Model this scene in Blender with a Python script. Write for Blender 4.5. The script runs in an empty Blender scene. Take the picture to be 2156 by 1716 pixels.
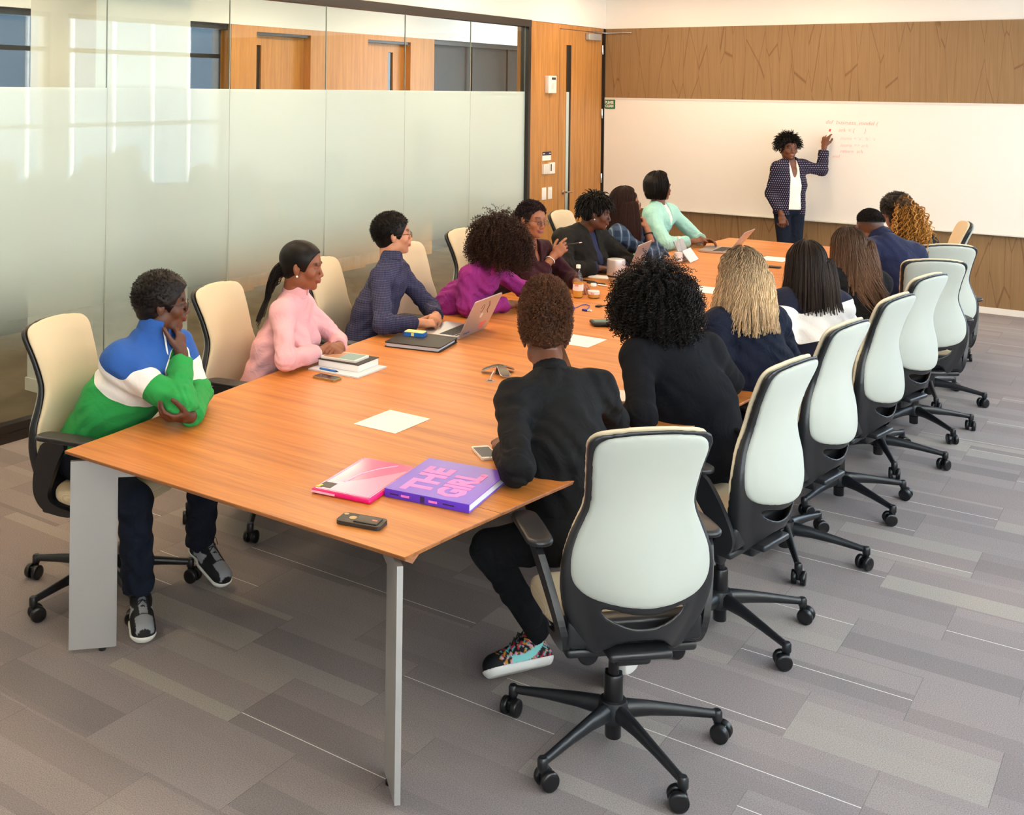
import bpy, math, random
import numpy as np
from mathutils import Vector, Matrix
PI = math.pi
R = math.radians
SC = bpy.context.scene
COL = SC.collection
random.seed(7)

# ------------------------------------------------------------------ camera
CP = (5.6182, -12.0057, 2.0868); YAW, PIT, ROL = -0.6268, 0.0036, 0.0118
F_PX, PPX, PPY = 2346.6, 822.34, 194.15
_f = Vector((math.sin(YAW) * math.cos(PIT), math.cos(YAW) * math.cos(PIT), -math.sin(PIT)))
_r = Vector((math.cos(YAW), -math.sin(YAW), 0)); _u = _r.cross(_f)
_r2 = _r * math.cos(ROL) + _u * math.sin(ROL); _u2 = -_r * math.sin(ROL) + _u * math.cos(ROL)
cam_d = bpy.data.cameras.new('camera'); cam = bpy.data.objects.new('camera', cam_d); COL.objects.link(cam)
M = Matrix.Identity(4)
for i in range(3):
    M[i][0], M[i][1], M[i][2], M[i][3] = _r2[i], _u2[i], -_f[i], CP[i]
cam.matrix_world = M
cam_d.sensor_fit = 'HORIZONTAL'; cam_d.sensor_width = 36; cam_d.lens = F_PX * 36 / 2156
cam_d.shift_x = (1078 - PPX) / 2156; cam_d.shift_y = -(858 - PPY) / 2156
cam_d.clip_start = 0.05; cam_d.clip_end = 300
SC.camera = cam

# ------------------------------------------------------------------ colour management, world, sun
SC.view_settings.view_transform = 'Standard'; SC.view_settings.look = 'None'
SC.view_settings.gamma = 1.0; SC.view_settings.use_curve_mapping = False
SC.view_settings.exposure = EXPOSURE = 0.80
SC.cycles.use_denoising = True
SC.cycles.max_bounces = 10; SC.cycles.diffuse_bounces = 4; SC.cycles.glossy_bounces = 4
SC.cycles.transmission_bounces = 8; SC.cycles.transparent_max_bounces = 16
SC.cycles.sample_clamp_indirect = 6.0; SC.cycles.caustics_reflective = False; SC.cycles.caustics_refractive = False
W = bpy.data.worlds.new('world'); SC.world = W; W.use_nodes = True
nt = W.node_tree; nt.nodes.clear()
wo = nt.nodes.new('ShaderNodeOutputWorld'); wb = nt.nodes.new('ShaderNodeBackground')
wb.inputs[0].default_value = (0.64, 0.82, 1.0, 1); wb.inputs[1].default_value = 7.6
nt.links.new(wb.outputs[0], wo.inputs[0])
sd = bpy.data.lights.new('sun', 'SUN'); sd.energy = 24; sd.angle = R(1); sd.color = (1, .93, .82)
so = bpy.data.objects.new('sun', sd); COL.objects.link(so)
so.rotation_euler = Vector((1.0, 0.75, -1.0)).to_track_quat('-Z', 'Y').to_euler()
# daylight through the window bays: sampling portals for the sky
WX = 6.1
for k, (ya, yb) in enumerate(((-2.88, 0.0), (-5.9, -3.11), (-8.95, -6.12), (-13.4, -9.17))):
    ld = bpy.data.lights.new('window_portal', 'AREA'); ld.shape = 'RECTANGLE'; ld.size = 2.35; ld.size_y = yb - ya
    ld.cycles.is_portal = True
    lo = bpy.data.objects.new('window_portal', ld); COL.objects.link(lo)
    lo.location = (WX + 0.16, (ya + yb) / 2, 0.65 + 2.35 / 2)
    lo.rotation_euler = (0, R(90), 0)

# ------------------------------------------------------------------ materials
MATS = {}
def rgb(h):
    h = h.lstrip('#'); c = [int(h[i:i + 2], 16) / 255 for i in (0, 2, 4)]
    return tuple(((x / 12.92) if x <= .04045 else ((x + .055) / 1.055) ** 2.4) for x in c)
def newmat(name):
    m = bpy.data.materials.new(name); m.use_nodes = True
    nt = m.node_tree; b = nt.nodes['Principled BSDF']; MATS[name] = m
    return m, nt, b
def N(nt, t, **kw):
    n = nt.nodes.new(t)
    for k, v in kw.items():
        if k.startswith('i_'): n.inputs[k[2:].replace('_', ' ')].default_value = v
        else: setattr(n, k, v)
    return n
def mat(name, col, rough=.5, metal=0, bump=0, bscale=200, var=0, vscale=6, coat=0, sheen=0, spec=None, emis=None, es=0, trans=0, ior=1.45, stretch=(1, 1, 1)):
    if name in MATS: return MATS[name]
    m, nt, b = newmat(name)
    c = rgb(col) if isinstance(col, str) else col
    b.inputs['Base Color'].default_value = (*c, 1); b.inputs['Roughness'].default_value = rough; b.inputs['Metallic'].default_value = metal
    if coat: b.inputs['Coat Weight'].default_value = coat; b.inputs['Coat Roughness'].default_value = .1
    if sheen: b.inputs['Sheen Weight'].default_value = sheen; b.inputs['Sheen Roughness'].default_value = .5
    if spec is not None: b.inputs['Specular IOR Level'].default_value = spec
    if trans: b.inputs['Transmission Weight'].default_value = trans; b.inputs['IOR'].default_value = ior
    if emis: b.inputs['Emission Color'].default_value = (*emis, 1); b.inputs['Emission Strength'].default_value = es
    if bump or var:
        tc = N(nt, 'ShaderNodeTexCoord'); mp = N(nt, 'ShaderNodeMapping'); mp.inputs['Scale'].default_value = stretch
        nt.links.new(tc.outputs['Object'], mp.inputs[0])
    if bump:
        nz = N(nt, 'ShaderNodeTexNoise', i_Scale=bscale, i_Detail=3.0); nt.links.new(mp.outputs[0], nz.inputs['Vector'])
        bp = N(nt, 'ShaderNodeBump', i_Strength=bump, i_Distance=.002); nt.links.new(nz.outputs[0], bp.inputs['Height'])
        nt.links.new(bp.outputs[0], b.inputs['Normal'])
    if var:
        nz = N(nt, 'ShaderNodeTexNoise', i_Scale=vscale, i_Detail=2.0); nt.links.new(mp.outputs[0], nz.inputs['Vector'])
        mx = N(nt, 'ShaderNodeMix', data_type='RGBA', blend_type='MULTIPLY'); mx.inputs[0].default_value = 1
        mr = N(nt, 'ShaderNodeMapRange'); mr.inputs['To Min'].default_value = 1 - var; mr.inputs['To Max'].default_value = 1 + var
        mr.inputs['From Min'].default_value = .25; mr.inputs['From Max'].default_value = .75
        nt.links.new(nz.outputs[0], mr.inputs[0]); mx.inputs[6].default_value = (*c, 1)
        nt.links.new(mr.outputs[0], mx.inputs[7]); nt.links.new(mx.outputs[2], b.inputs['Base Color'])
    return m
def math_(nt, op, a, b=None, c=None):
    n = N(nt, 'ShaderNodeMath', operation=op)
    for i, v in enumerate((a, b, c)):
        if v is None: continue
        if isinstance(v, (int, float)): n.inputs[i].default_value = v
        else: nt.links.new(v, n.inputs[i])
    return n.outputs[0]
def mixc(nt, f, a, b, bt='MIX'):
    n = N(nt, 'ShaderNodeMix', data_type='RGBA', blend_type=bt)
    for i, v in ((0, f), (6, a), (7, b)):
        if isinstance(v, (int, float)): n.inputs[i].default_value = v
        elif isinstance(v, tuple): n.inputs[i].default_value = (*v, 1) if len(v) == 3 else v
        else: nt.links.new(v, n.inputs[i])
    return n.outputs[2]

def wood_mat(name, c1, c2, axis='x', rough=.35, scale=1.0, coat=0.0):
    """straight fine grain running along `axis` (object space)"""
    m, nt, b = newmat(name)
    tc = N(nt, 'ShaderNodeTexCoord'); mp = N(nt, 'ShaderNodeMapping')
    s = {'x': (1.2, 26, 26), 'y': (26, 1.2, 26), 'z': (26, 26, 1.2)}[axis]
    mp.inputs['Scale'].default_value = tuple(v * scale for v in s)
    nt.links.new(tc.outputs['Object'], mp.inputs[0])
    n1 = N(nt, 'ShaderNodeTexNoise', i_Scale=1.0, i_Detail=5.0, i_Roughness=.6, i_Distortion=.35); nt.links.new(mp.outputs[0], n1.inputs['Vector'])
    mp2 = N(nt, 'ShaderNodeMapping'); mp2.inputs['Scale'].default_value = tuple(v * scale * 6 for v in s); nt.links.new(tc.outputs['Object'], mp2.inputs[0])
    n2 = N(nt, 'ShaderNodeTexNoise', i_Scale=1.0, i_Detail=3.0); nt.links.new(mp2.outputs[0], n2.inputs['Vector'])
    f = math_(nt, 'ADD', math_(nt, 'MULTIPLY', n1.outputs[0], .75), math_(nt, 'MULTIPLY', n2.outputs[0], .3))
    cr = N(nt, 'ShaderNodeValToRGB'); cr.color_ramp.elements[0].position = .36; cr.color_ramp.elements[1].position = .66
    cr.color_ramp.elements[0].color = (*rgb(c1), 1); cr.color_ramp.elements[1].color = (*rgb(c2), 1)
    nt.links.new(f, cr.inputs[0]); nt.links.new(cr.outputs[0], b.inputs['Base Color'])
    b.inputs['Roughness'].default_value = rough
    if coat: b.inputs['Coat Weight'].default_value = coat; b.inputs['Coat Roughness'].default_value = .18
    bp = N(nt, 'ShaderNodeBump', i_Strength=.08, i_Distance=.001); nt.links.new(f, bp.inputs['Height']); nt.links.new(bp.outputs[0], b.inputs['Normal'])
    return m

# ------------------------------------------------------------------ object helpers
def link(o): COL.objects.link(o); return o
def tag(o, label=None, cat=None, group=None, kind=None):
    if label: o['label'] = label
    if cat: o['category'] = cat
    if group: o['group'] = group
    if kind: o['kind'] = kind
    return o
def thing(name, label, cat, loc=(0, 0, 0), rz=0.0, group=None):
    o = bpy.data.objects.new(name, None); link(o); o.empty_display_size = .1
    o.location = loc; o.rotation_euler = (0, 0, rz)
    return tag(o, label, cat, group)
def from_arrays(name, V, F, m=None, parent=None, smooth=True, attrs=None, tri=False, mats=None, fm=None):
    """V (n,3) array, F list or (m,k) array"""
    me = bpy.data.meshes.new(name)
    V = np.asarray(V, np.float32)
    if isinstance(F, np.ndarray):
        k = F.shape[1]; nf = len(F)
        me.vertices.add(len(V)); me.vertices.foreach_set('co', V.ravel())
        me.loops.add(nf * k); me.loops.foreach_set('vertex_index', F.astype(np.int32).ravel())
        me.polygons.add(nf); me.polygons.foreach_set('loop_start', np.arange(0, nf * k, k, dtype=np.int32))
        me.update(calc_edges=True)
    else:
        me.from_pydata(V.tolist(), [], F); me.update()
    if smooth: me.polygons.foreach_set('use_smooth', np.ones(len(me.polygons), bool))
    for an, av in (attrs or {}).items():
        av = np.asarray(av, np.float32)
        if av.ndim == 2:
            a = me.color_attributes.new(an, 'FLOAT_COLOR', 'POINT'); c = np.ones((len(V), 4), np.float32); c[:, :3] = av; a.data.foreach_set('color', c.ravel())
        else:
            a = me.attributes.new(an, 'FLOAT', 'POINT'); a.data.foreach_set('value', av)
    o = bpy.data.objects.new(name, me); link(o)
    if m: me.materials.append(MATS[m] if isinstance(m, str) else m)
    for mm in (mats or []): me.materials.append(MATS[mm] if isinstance(mm, str) else mm)
    if fm is not None: me.polygons.foreach_set('material_index', np.asarray(fm, np.int32))
    me.validate(clean_customdata=False)
    if parent: o.parent = parent
    return o

class MB:
    """mesh builder collecting shapes into ONE mesh object"""
    def __init__(s): s.V = []; s.F = []; s.S = []; s.mi = []; s.cur = 0
    def add(s, V, F, smooth=False):
        b = len(s.V); s.V += [tuple(v) for v in V]; s.F += [tuple(b + i for i in f) for f in F]; s.S += [smooth] * len(F); s.mi += [s.cur] * len(F); return s
    def box(s, x0, x1, y0, y1, z0, z1, bev=0.0, mtx=None):
        x0, x1 = min(x0, x1), max(x0, x1); y0, y1 = min(y0, y1), max(y0, y1); z0, z1 = min(z0, z1), max(z0, z1)
        if bev <= 0:
            V = [(x, y, z) for x in (x0, x1) for y in (y0, y1) for z in (z0, z1)]
            F = [(0, 1, 3, 2), (4, 6, 7, 5), (0, 4, 5, 1), (2, 3, 7, 6), (0, 2, 6, 4), (1, 5, 7, 3)]
        else:
            import bmesh
            bev = min(bev, (x1 - x0) * .49, (y1 - y0) * .49, (z1 - z0) * .49)
            bm = bmesh.new(); bmesh.ops.create_cube(bm, size=1)
            for v in bm.verts: v.co = ((x0 + x1) / 2 + v.co.x * (x1 - x0), (y0 + y1) / 2 + v.co.y * (y1 - y0), (z0 + z1) / 2 + v.co.z * (z1 - z0))
            bmesh.ops.bevel(bm, geom=bm.edges[:], offset=bev, segments=3, profile=.5, affect='EDGES')
            bm.verts.index_update(); V = [tuple(v.co) for v in bm.verts]; F = [tuple(v.index for v in f.verts) for f in bm.faces]; bm.free()
        if mtx is not None: V = [tuple(mtx @ Vector(v)) for v in V]
        return s.add(V, F, bev > 0)
    def prism(s, poly, d0, d1, ax='z', mtx=None, smooth=False):
        """poly list of 2D points extruded along ax"""
        n = len(poly)
        def P(a, b, d): return {'z': (a, b, d), 'x': (d, a, b), 'y': (a, d, b)}[ax]
        V = [P(a, b, d0) for a, b in poly] + [P(a, b, d1) for a, b in poly]
        if mtx is not None: V = [tuple(mtx @ Vector(v)) for v in V]
        F = [tuple(reversed(range(n))), tuple(range(n, 2 * n))]
        s.add(V, F, False)
        b = len(s.V) - 2 * n
        for i in range(n):
            j = (i + 1) % n; s.F.append((b + i, b + j, b + n + j, b + n + i)); s.S.append(smooth); s.mi.append(s.cur)
        return s
    def tube(s, pts, r, n=10, cap=True, flat=None):
        pts = [Vector(p) for p in pts]; m = len(pts)
        rs = r if isinstance(r, (list, tuple)) else [r] * m
        up = Vector((0, 0, 1)); V = []; prev = None
        for i, p in enumerate(pts):
            t = (pts[min(i + 1, m - 1)] - pts[max(i - 1, 0)]).normalized()
            if prev is None:
                a = up if abs(t.z) < .9 else Vector((1, 0, 0)); prev = (a - t * a.dot(t)).normalized()
            else: prev = (prev - t * prev.dot(t)).normalized()
            q = t.cross(prev)
            for k in range(n):
                a = 2 * PI * k / n; V.append(p + (prev * math.cos(a) * (flat or 1) + q * math.sin(a)) * rs[i])
        F = [(i * n + k, i * n + (k + 1) % n, (i + 1) * n + (k + 1) % n, (i + 1) * n + k) for i in range(m - 1) for k in range(n)]
        if cap: F += [tuple(reversed(range(n))), tuple(range((m - 1) * n, m * n))]
        return s.add(V, F, True)
    def lathe(s, prof, n=24, c=(0, 0, 0), mtx=None):
        """prof list of (r,z)"""
        m = len(prof); V = []
        for r, z in prof:
            for k in range(n):
                a = 2 * PI * k / n; V.append(Vector((c[0] + r * math.cos(a), c[1] + r * math.sin(a), c[2] + z)))
        if mtx is not None: V = [mtx @ v for v in V]
        F = [(i * n + k, i * n + (k + 1) % n, (i + 1) * n + (k + 1) % n, (i + 1) * n + k) for i in range(m - 1) for k in range(n)]
        F += [tuple(reversed(range(n))), tuple(range((m - 1) * n, m * n))]
        return s.add(V, F, True)
    def build(s, name, m=None, parent=None, mats=None, autosmooth=True):
        me = bpy.data.meshes.new(name); me.from_pydata(s.V, [], s.F); me.update()
        me.polygons.foreach_set('use_smooth', s.S)
        o = bpy.data.objects.new(name, me); link(o)
        if m: me.materials.append(MATS[m] if isinstance(m, str) else m)
        for mm in (mats or []): me.materials.append(MATS[mm] if isinstance(mm, str) else mm)
        if mats: me.polygons.foreach_set('material_index', s.mi)
        if any(s.S) and autosmooth:
            try: me.set_sharp_from_angle(angle=R(50))
            except Exception: pass
        if parent: o.parent = parent
        return o
def struct(name, mb, m, **kw):
    o = mb.build(name, m, **kw); o['kind'] = 'structure'; return o
def box_obj(name, dims, m, parent=None, bev=0.0):
    return MB().box(*dims, bev=bev).build(name, m, parent)
def text_obj(name, txt, size, m, parent, mtx, ext=.0004, align='CENTER', bold=0.0, shear=0.0, sx=1.0):
    cu = bpy.data.curves.new(name, 'FONT'); cu.body = txt; cu.size = size; cu.extrude = ext; cu.align_x = align; cu.align_y = 'CENTER'; cu.offset = bold; cu.shear = shear; cu.resolution_u = 2
    o = bpy.data.objects.new(name, cu); link(o)
    dg = bpy.context.evaluated_depsgraph_get(); dg.update()
    me = bpy.data.meshes.new_from_object(o.evaluated_get(dg)); bpy.data.objects.remove(o)
    me.name = name; me.materials.clear(); me.materials.append(MATS[m])
    for v in me.vertices: v.co.x *= sx
    me.transform(mtx)
    o = bpy.data.objects.new(name, me); link(o)
    if parent: o.parent = parent
    return o
def copy_tree(o, parent=None):
    c = o.copy(); link(c)
    if parent: c.parent = parent
    for ch in list(o.children): copy_tree(ch, c)
    return c
def chaikin(P, n=2, closed=False):
    P = [np.array(p, float) for p in P]
    for _ in range(n):
        Q = [] if closed else [P[0]]
        rng = range(len(P)) if closed else range(len(P) - 1)
        for i in rng:
            a, b = P[i], P[(i + 1) % len(P)]; Q += [a * .75 + b * .25, a * .25 + b * .75]
        if not closed: Q.append(P[-1])
        P = Q
    return [tuple(p) for p in P]

# ------------------------------------------------------------------ signed distance modelling -> surface nets
class SDF:
    def __init__(s, lo, hi, h):
        s.h = h; s.lo = np.array(lo, np.float32); s.n = np.ceil((np.array(hi) - s.lo) / h).astype(int) + 1
        s.D = np.full(s.n, 9.0, np.float32)
        s.ax = [s.lo[i] + h * np.arange(s.n[i], dtype=np.float32) for i in range(3)]
    def sl(s, lo, hi):
        a = np.maximum(np.floor((np.array(lo) - s.lo) / s.h).astype(int), 0); b = np.minimum(np.ceil((np.array(hi) - s.lo) / s.h).astype(int) + 1, s.n)
        if (b <= a).any(): return None, None
        S = tuple(slice(a[i], b[i]) for i in range(3))
        X = s.ax[0][S[0]][:, None, None]; Y = s.ax[1][S[1]][None, :, None]; Z = s.ax[2][S[2]][None, None, :]
        return S, (X, Y, Z)
    def comb(s, S, d, k, op):
        D = s.D[S]
        if op == 'u':
            if k > 0:
                h = np.clip(.5 + .5 * (D - d) / k, 0, 1); D[...] = D * (1 - h) + d * h - k * h * (1 - h)
            else: np.minimum(D, d, out=D)
        else:
            if k > 0:
                h = np.clip(.5 - .5 * (D + d) / k, 0, 1); D[...] = D * (1 - h) - d * h + k * h * (1 - h)
            else: np.maximum(D, -d, out=D)
    def cone(s, a, b, ra, rb, k=.02, op='u', side=None, flat=1.0, clip=False, clipa=False):
        """tapered capsule a->b; `side` vector + flat>1 widens it along side"""
        a = np.array(a, np.float32); b = np.array(b, np.float32); m = max(ra, rb) * max(flat, 1) + k + s.h * 3
        S, P = s.sl(np.minimum(a, b) - m, np.maximum(a, b) + m)
        if S is None: return
        ab = b - a; L2 = max(float(ab @ ab), 1e-9)
        p = [P[i] - a[i] for i in range(3)]
        t0 = (p[0] * ab[0] + p[1] * ab[1] + p[2] * ab[2]) / L2; t = np.clip(t0, 0, 1)
        q = [p[i] - t * ab[i] for i in range(3)]
        if side is not None:
            sv = np.array(side, np.float32); sv = sv / np.linalg.norm(sv)
            c = (q[0] * sv[0] + q[1] * sv[1] + q[2] * sv[2]) * (1 - 1 / flat)
            q = [q[i] - c * sv[i] for i in range(3)]
        d = np.sqrt(q[0] ** 2 + q[1] ** 2 + q[2] ** 2) - (ra + (rb - ra) * t)
        L = math.sqrt(L2)
        if clip: d = np.maximum(d, (t0 - 1) * L)
        if clipa: d = np.maximum(d, -t0 * L)
        s.comb(S, d, k, op)
    def ell(s, c, r, k=.01, op='u', rot=None):
        c = np.array(c, np.float32); r = np.array(r, np.float32); m = r.max() + k + s.h * 3
        S, P = s.sl(c - m, c + m)
        if S is None: return
        p = [P[i] - c[i] for i in range(3)]
        if rot is not None:
            Rm = np.asarray(rot, np.float32)   # columns = local axes
            p = [p[0] * Rm[0, j] + p[1] * Rm[1, j] + p[2] * Rm[2, j] for j in range(3)]
        k0 = np.sqrt((p[0] / r[0]) ** 2 + (p[1] / r[1]) ** 2 + (p[2] / r[2]) ** 2)
        k1 = np.sqrt((p[0] / r[0] ** 2) ** 2 + (p[1] / r[1] ** 2) ** 2 + (p[2] / r[2] ** 2) ** 2)
        s.comb(S, k0 * (k0 - 1) / np.maximum(k1, 1e-6), k, op)
    def plane_cut(s, p, n):
        """remove everything on the +n side of the plane"""
        X, Y, Z = s.ax[0][:, None, None], s.ax[1][None, :, None], s.ax[2][None, None, :]
        np.maximum(s.D, (X - p[0]) * n[0] + (Y - p[1]) * n[1] + (Z - p[2]) * n[2], out=s.D)
    def add(s, f):
        X, Y, Z = s.ax[0][:, None, None], s.ax[1][None, :, None], s.ax[2][None, None, :]
        s.D += f(X, Y, Z).astype(np.float32)
    def mesh(s):
        D = s.D; ins = D < 0
        n = np.array(D.shape)
        cnt = np.zeros(n - 1, np.int8)
        for dx in (0, 1):
            for dy in (0, 1):
                for dz in (0, 1):
                    cnt += ins[dx:n[0] - 1 + dx, dy:n[1] - 1 + dy, dz:n[2] - 1 + dz]
        I, J, K = np.nonzero((cnt > 0) & (cnt < 8))
        idx = np.full(n - 1, -1, np.int32); idx[I, J, K] = np.arange(len(I))
        acc = np.zeros((len(I), 3), np.float32); c = np.zeros(len(I), np.float32)
        base = np.stack([I, J, K], 1).astype(np.float32)
        for ax in range(3):
            o1, o2 = [a for a in range(3) if a != ax]
            for u in (0, 1):
                for v in (0, 1):
                    off = np.zeros(3, int); off[o1] = u; off[o2] = v; off2 = off.copy(); off2[ax] = 1
                    a = D[I + off[0], J + off[1], K + off[2]]; b = D[I + off2[0], J + off2[1], K + off2[2]]
                    m = (a < 0) != (b < 0); t = np.where(m, a / np.where(m, a - b, 1), 0)
                    for q in range(3):
                        acc[:, q] += np.where(m, (off[q] + (t if q == ax else 0)), 0)
                    c += m
        V = (base + acc / np.maximum(c, 1)[:, None]) * s.h + s.lo
        Fs = []
        for ax in range(3):
            o1, o2 = [a for a in range(3) if a != ax]
            sa = [slice(None)] * 3; sb = [slice(None)] * 3; sa[ax] = slice(0, -1); sb[ax] = slice(1, None)
            A = ins[tuple(sa)]; B = ins[tuple(sb)]; ch = A != B
            P = np.stack(np.nonzero(ch), 1)
            P = P[(P[:, o1] > 0) & (P[:, o2] > 0) & (P[:, o1] < n[o1] - 1) & (P[:, o2] < n[o2] - 1)]
            def g(d1, d2):
                Q = P.copy(); Q[:, o1] -= d1; Q[:, o2] -= d2; return idx[Q[:, 0], Q[:, 1], Q[:, 2]]
            q = np.stack([g(0, 0), g(1, 0), g(1, 1), g(0, 1)], 1)
            fl = A[P[:, 0], P[:, 1], P[:, 2]]
            if ax == 1: fl = ~fl
            q[~fl] = q[~fl][:, ::-1]
            Fs.append(q)
        F = np.concatenate(Fs)[:, ::-1]
        F = F[(F >= 0).all(1)]
        return V, np.ascontiguousarray(F)
def relax(V, F, n=1, lam=.5):
    """a little Laplacian smoothing of a quad mesh"""
    e = np.concatenate([F[:, [0, 1]], F[:, [1, 2]], F[:, [2, 3]], F[:, [3, 0]]]); nv = len(V)
    for _ in range(n):
        A = np.zeros((nv, 3)); c = np.bincount(e.ravel(), minlength=nv)[:, None]
        for q in range(3):
            A[:, q] = np.bincount(e[:, 0], V[e[:, 1], q], nv) + np.bincount(e[:, 1], V[e[:, 0], q], nv)
        V = V * (1 - lam) + lam * (A / np.maximum(c, 1))
    return V
# ================================================================== MATERIALS OF THE ROOM
mat('plaster_white', '#ece7e0', rough=.8, bump=.05, bscale=300)
mat('ceiling_white', '#f2efe9', rough=.9)
mat('frame_black', '#231d1a', rough=.4)
mat('baseboard', '#f2e9de', rough=.45)
mat('chrome', '#c9c9c9', rough=.22, metal=1)
mat('silver_paint', '#b3b2b1', rough=.42, metal=.35, bump=.06, bscale=900)
mat('white_plastic', '#efe9e0', rough=.4)
mat('board_white', '#ebe5de', rough=.22, spec=.35)
mat('board_trim', '#e8e4de', rough=.3, metal=.3)
mat('black_plastic', '#1b1b1c', rough=.45, bump=.06, bscale=900)
mat('black_gloss', '#0d0d0e', rough=.18)
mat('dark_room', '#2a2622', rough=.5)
wood_mat('oak_veneer', '#9c6a35', '#c48a4b', axis='z', rough=.45)
wood_mat('oak_corridor', '#b36f28', '#d08c3c', axis='z', rough=.5)
wood_mat('table_wood', '#b4692c', '#dc8d42', axis='x', rough=.40, coat=.0, scale=.75)
wood_mat('table_edge', '#7d4a22', '#a8693a', axis='x', rough=.4)

def panel_wood():
    m, nt, b = newmat('panel_veneer')
    tc = N(nt, 'ShaderNodeTexCoord'); mp = N(nt, 'ShaderNodeMapping'); mp.inputs['Scale'].default_value = (60, 60, 2.0)
    nt.links.new(tc.outputs['Object'], mp.inputs[0])
    n1 = N(nt, 'ShaderNodeTexNoise', i_Scale=1.0, i_Detail=4.0, i_Distortion=.6); nt.links.new(mp.outputs[0], n1.inputs['Vector'])
    # meandering darker vertical crackle lines
    mp2 = N(nt, 'ShaderNodeMapping'); mp2.inputs['Scale'].default_value = (9, 9, 1.1); nt.links.new(tc.outputs['Object'], mp2.inputs[0])
    vo = N(nt, 'ShaderNodeTexVoronoi', feature='DISTANCE_TO_EDGE', i_Scale=1.0, i_Randomness=1.0); nt.links.new(mp2.outputs[0], vo.inputs['Vector'])
    ln = N(nt, 'ShaderNodeMapRange'); ln.inputs['From Max'].default_value = .02; nt.links.new(vo.outputs['Distance'], ln.inputs[0])
    c = mixc(nt, n1.outputs[0], rgb('#7c5e3c'), rgb('#9e7b52'))
    dark = mixc(nt, 1.0, c, rgb('#cfc0ae'), 'MULTIPLY')
    nt.links.new(mixc(nt, ln.outputs[0], dark, c), b.inputs['Base Color'])
    b.inputs['Roughness'].default_value = .55
panel_wood()

def carpet():
    m, nt, b = newmat('carpet')
    tc = N(nt, 'ShaderNodeTexCoord'); sx = N(nt, 'ShaderNodeSeparateXYZ'); nt.links.new(tc.outputs['Object'], sx.inputs[0])
    X, Y = sx.outputs[0], sx.outputs[1]
    H = .3395; TW = .5953
    ry = math_(nt, 'DIVIDE', math_(nt, 'ADD', Y, 20.0 + .21), H); row = math_(nt, 'FLOOR', ry); fy = math_(nt, 'SUBTRACT', ry, row)
    half = math_(nt, 'MULTIPLY', math_(nt, 'MODULO', row, 2.0), .5)
    rx = math_(nt, 'ADD', math_(nt, 'DIVIDE', math_(nt, 'SUBTRACT', X, .0845), TW), half); colm = math_(nt, 'FLOOR', rx); fx = math_(nt, 'SUBTRACT', rx, colm)
    def hsh(a, b_, seed):
        cv = N(nt, 'ShaderNodeCombineXYZ'); nt.links.new(a, cv.inputs[0])
        if b_ is not None: nt.links.new(b_, cv.inputs[1])
        cv.inputs[2].default_value = seed
        wn = N(nt, 'ShaderNodeTexWhiteNoise', noise_dimensions='3D'); nt.links.new(cv.outputs[0], wn.inputs['Vector']); return wn.outputs['Value']
    # within a tile: three stripes whose borders move from tile to tile
    sp = math_(nt, 'FLOOR', math_(nt, 'MULTIPLY_ADD', fy, 2.4, math_(nt, 'MULTIPLY', hsh(row, colm, 3.3), .9)))
    key = math_(nt, 'MULTIPLY_ADD', row, 7.0, sp)
    tone = hsh(key, colm, 1.7); tone2 = hsh(row, colm, 9.1)
    t = math_(nt, 'ADD', math_(nt, 'MULTIPLY', tone, .65), math_(nt, 'MULTIPLY', tone2, .35))
    cr = N(nt, 'ShaderNodeValToRGB'); e = cr.color_ramp.elements
    e[0].position = 0.0; e[0].color = (*rgb('#817876'), 1); e[1].position = 1.0; e[1].color = (*rgb('#a1988f'), 1)
    k = e.new(.45); k.color = (*rgb('#8e8381'), 1); k = e.new(.7); k.color = (*rgb('#958a87'), 1)
    nt.links.new(t, cr.inputs[0])
    nz = N(nt, 'ShaderNodeTexNoise', i_Scale=260.0, i_Detail=2.0); nt.links.new(tc.outputs['Object'], nz.inputs['Vector'])
    mr = N(nt, 'ShaderNodeMapRange'); mr.inputs['From Min'].default_value = .3; mr.inputs['From Max'].default_value = .7; mr.inputs['To Min'].default_value = .74; mr.inputs['To Max'].default_value = 1.24; nt.links.new(nz.outputs[0], mr.inputs[0])
    c = mixc(nt, 1.0, cr.outputs[0], mr.outputs[0], 'MULTIPLY')
    # pale yarn line in some tiles
    pos = math_(nt, 'MULTIPLY_ADD', hsh(row, None, 5.5), .7, .15)
    dl = math_(nt, 'LESS_THAN', math_(nt, 'ABSOLUTE', math_(nt, 'SUBTRACT', fy, pos)), .0048)
    pr = math_(nt, 'LESS_THAN', hsh(row, colm, 8.8), .48)
    c = mixc(nt, math_(nt, 'MULTIPLY', dl, pr), c, rgb('#e6dfd6'))
    # tile joints
    jx = math_(nt, 'LESS_THAN', fx, .004)
    c = mixc(nt, math_(nt, 'MULTIPLY', jx, .35), c, (.05, .05, .05))
    nt.links.new(c, b.inputs['Base Color']); b.inputs['Roughness'].default_value = 1.0; b.inputs['Specular IOR Level'].default_value = .1
    bp = N(nt, 'ShaderNodeBump', i_Strength=.5, i_Distance=.003); nt.links.new(nz.outputs[0], bp.inputs['Height']); nt.links.new(bp.outputs[0], b.inputs['Normal'])
carpet()

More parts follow.
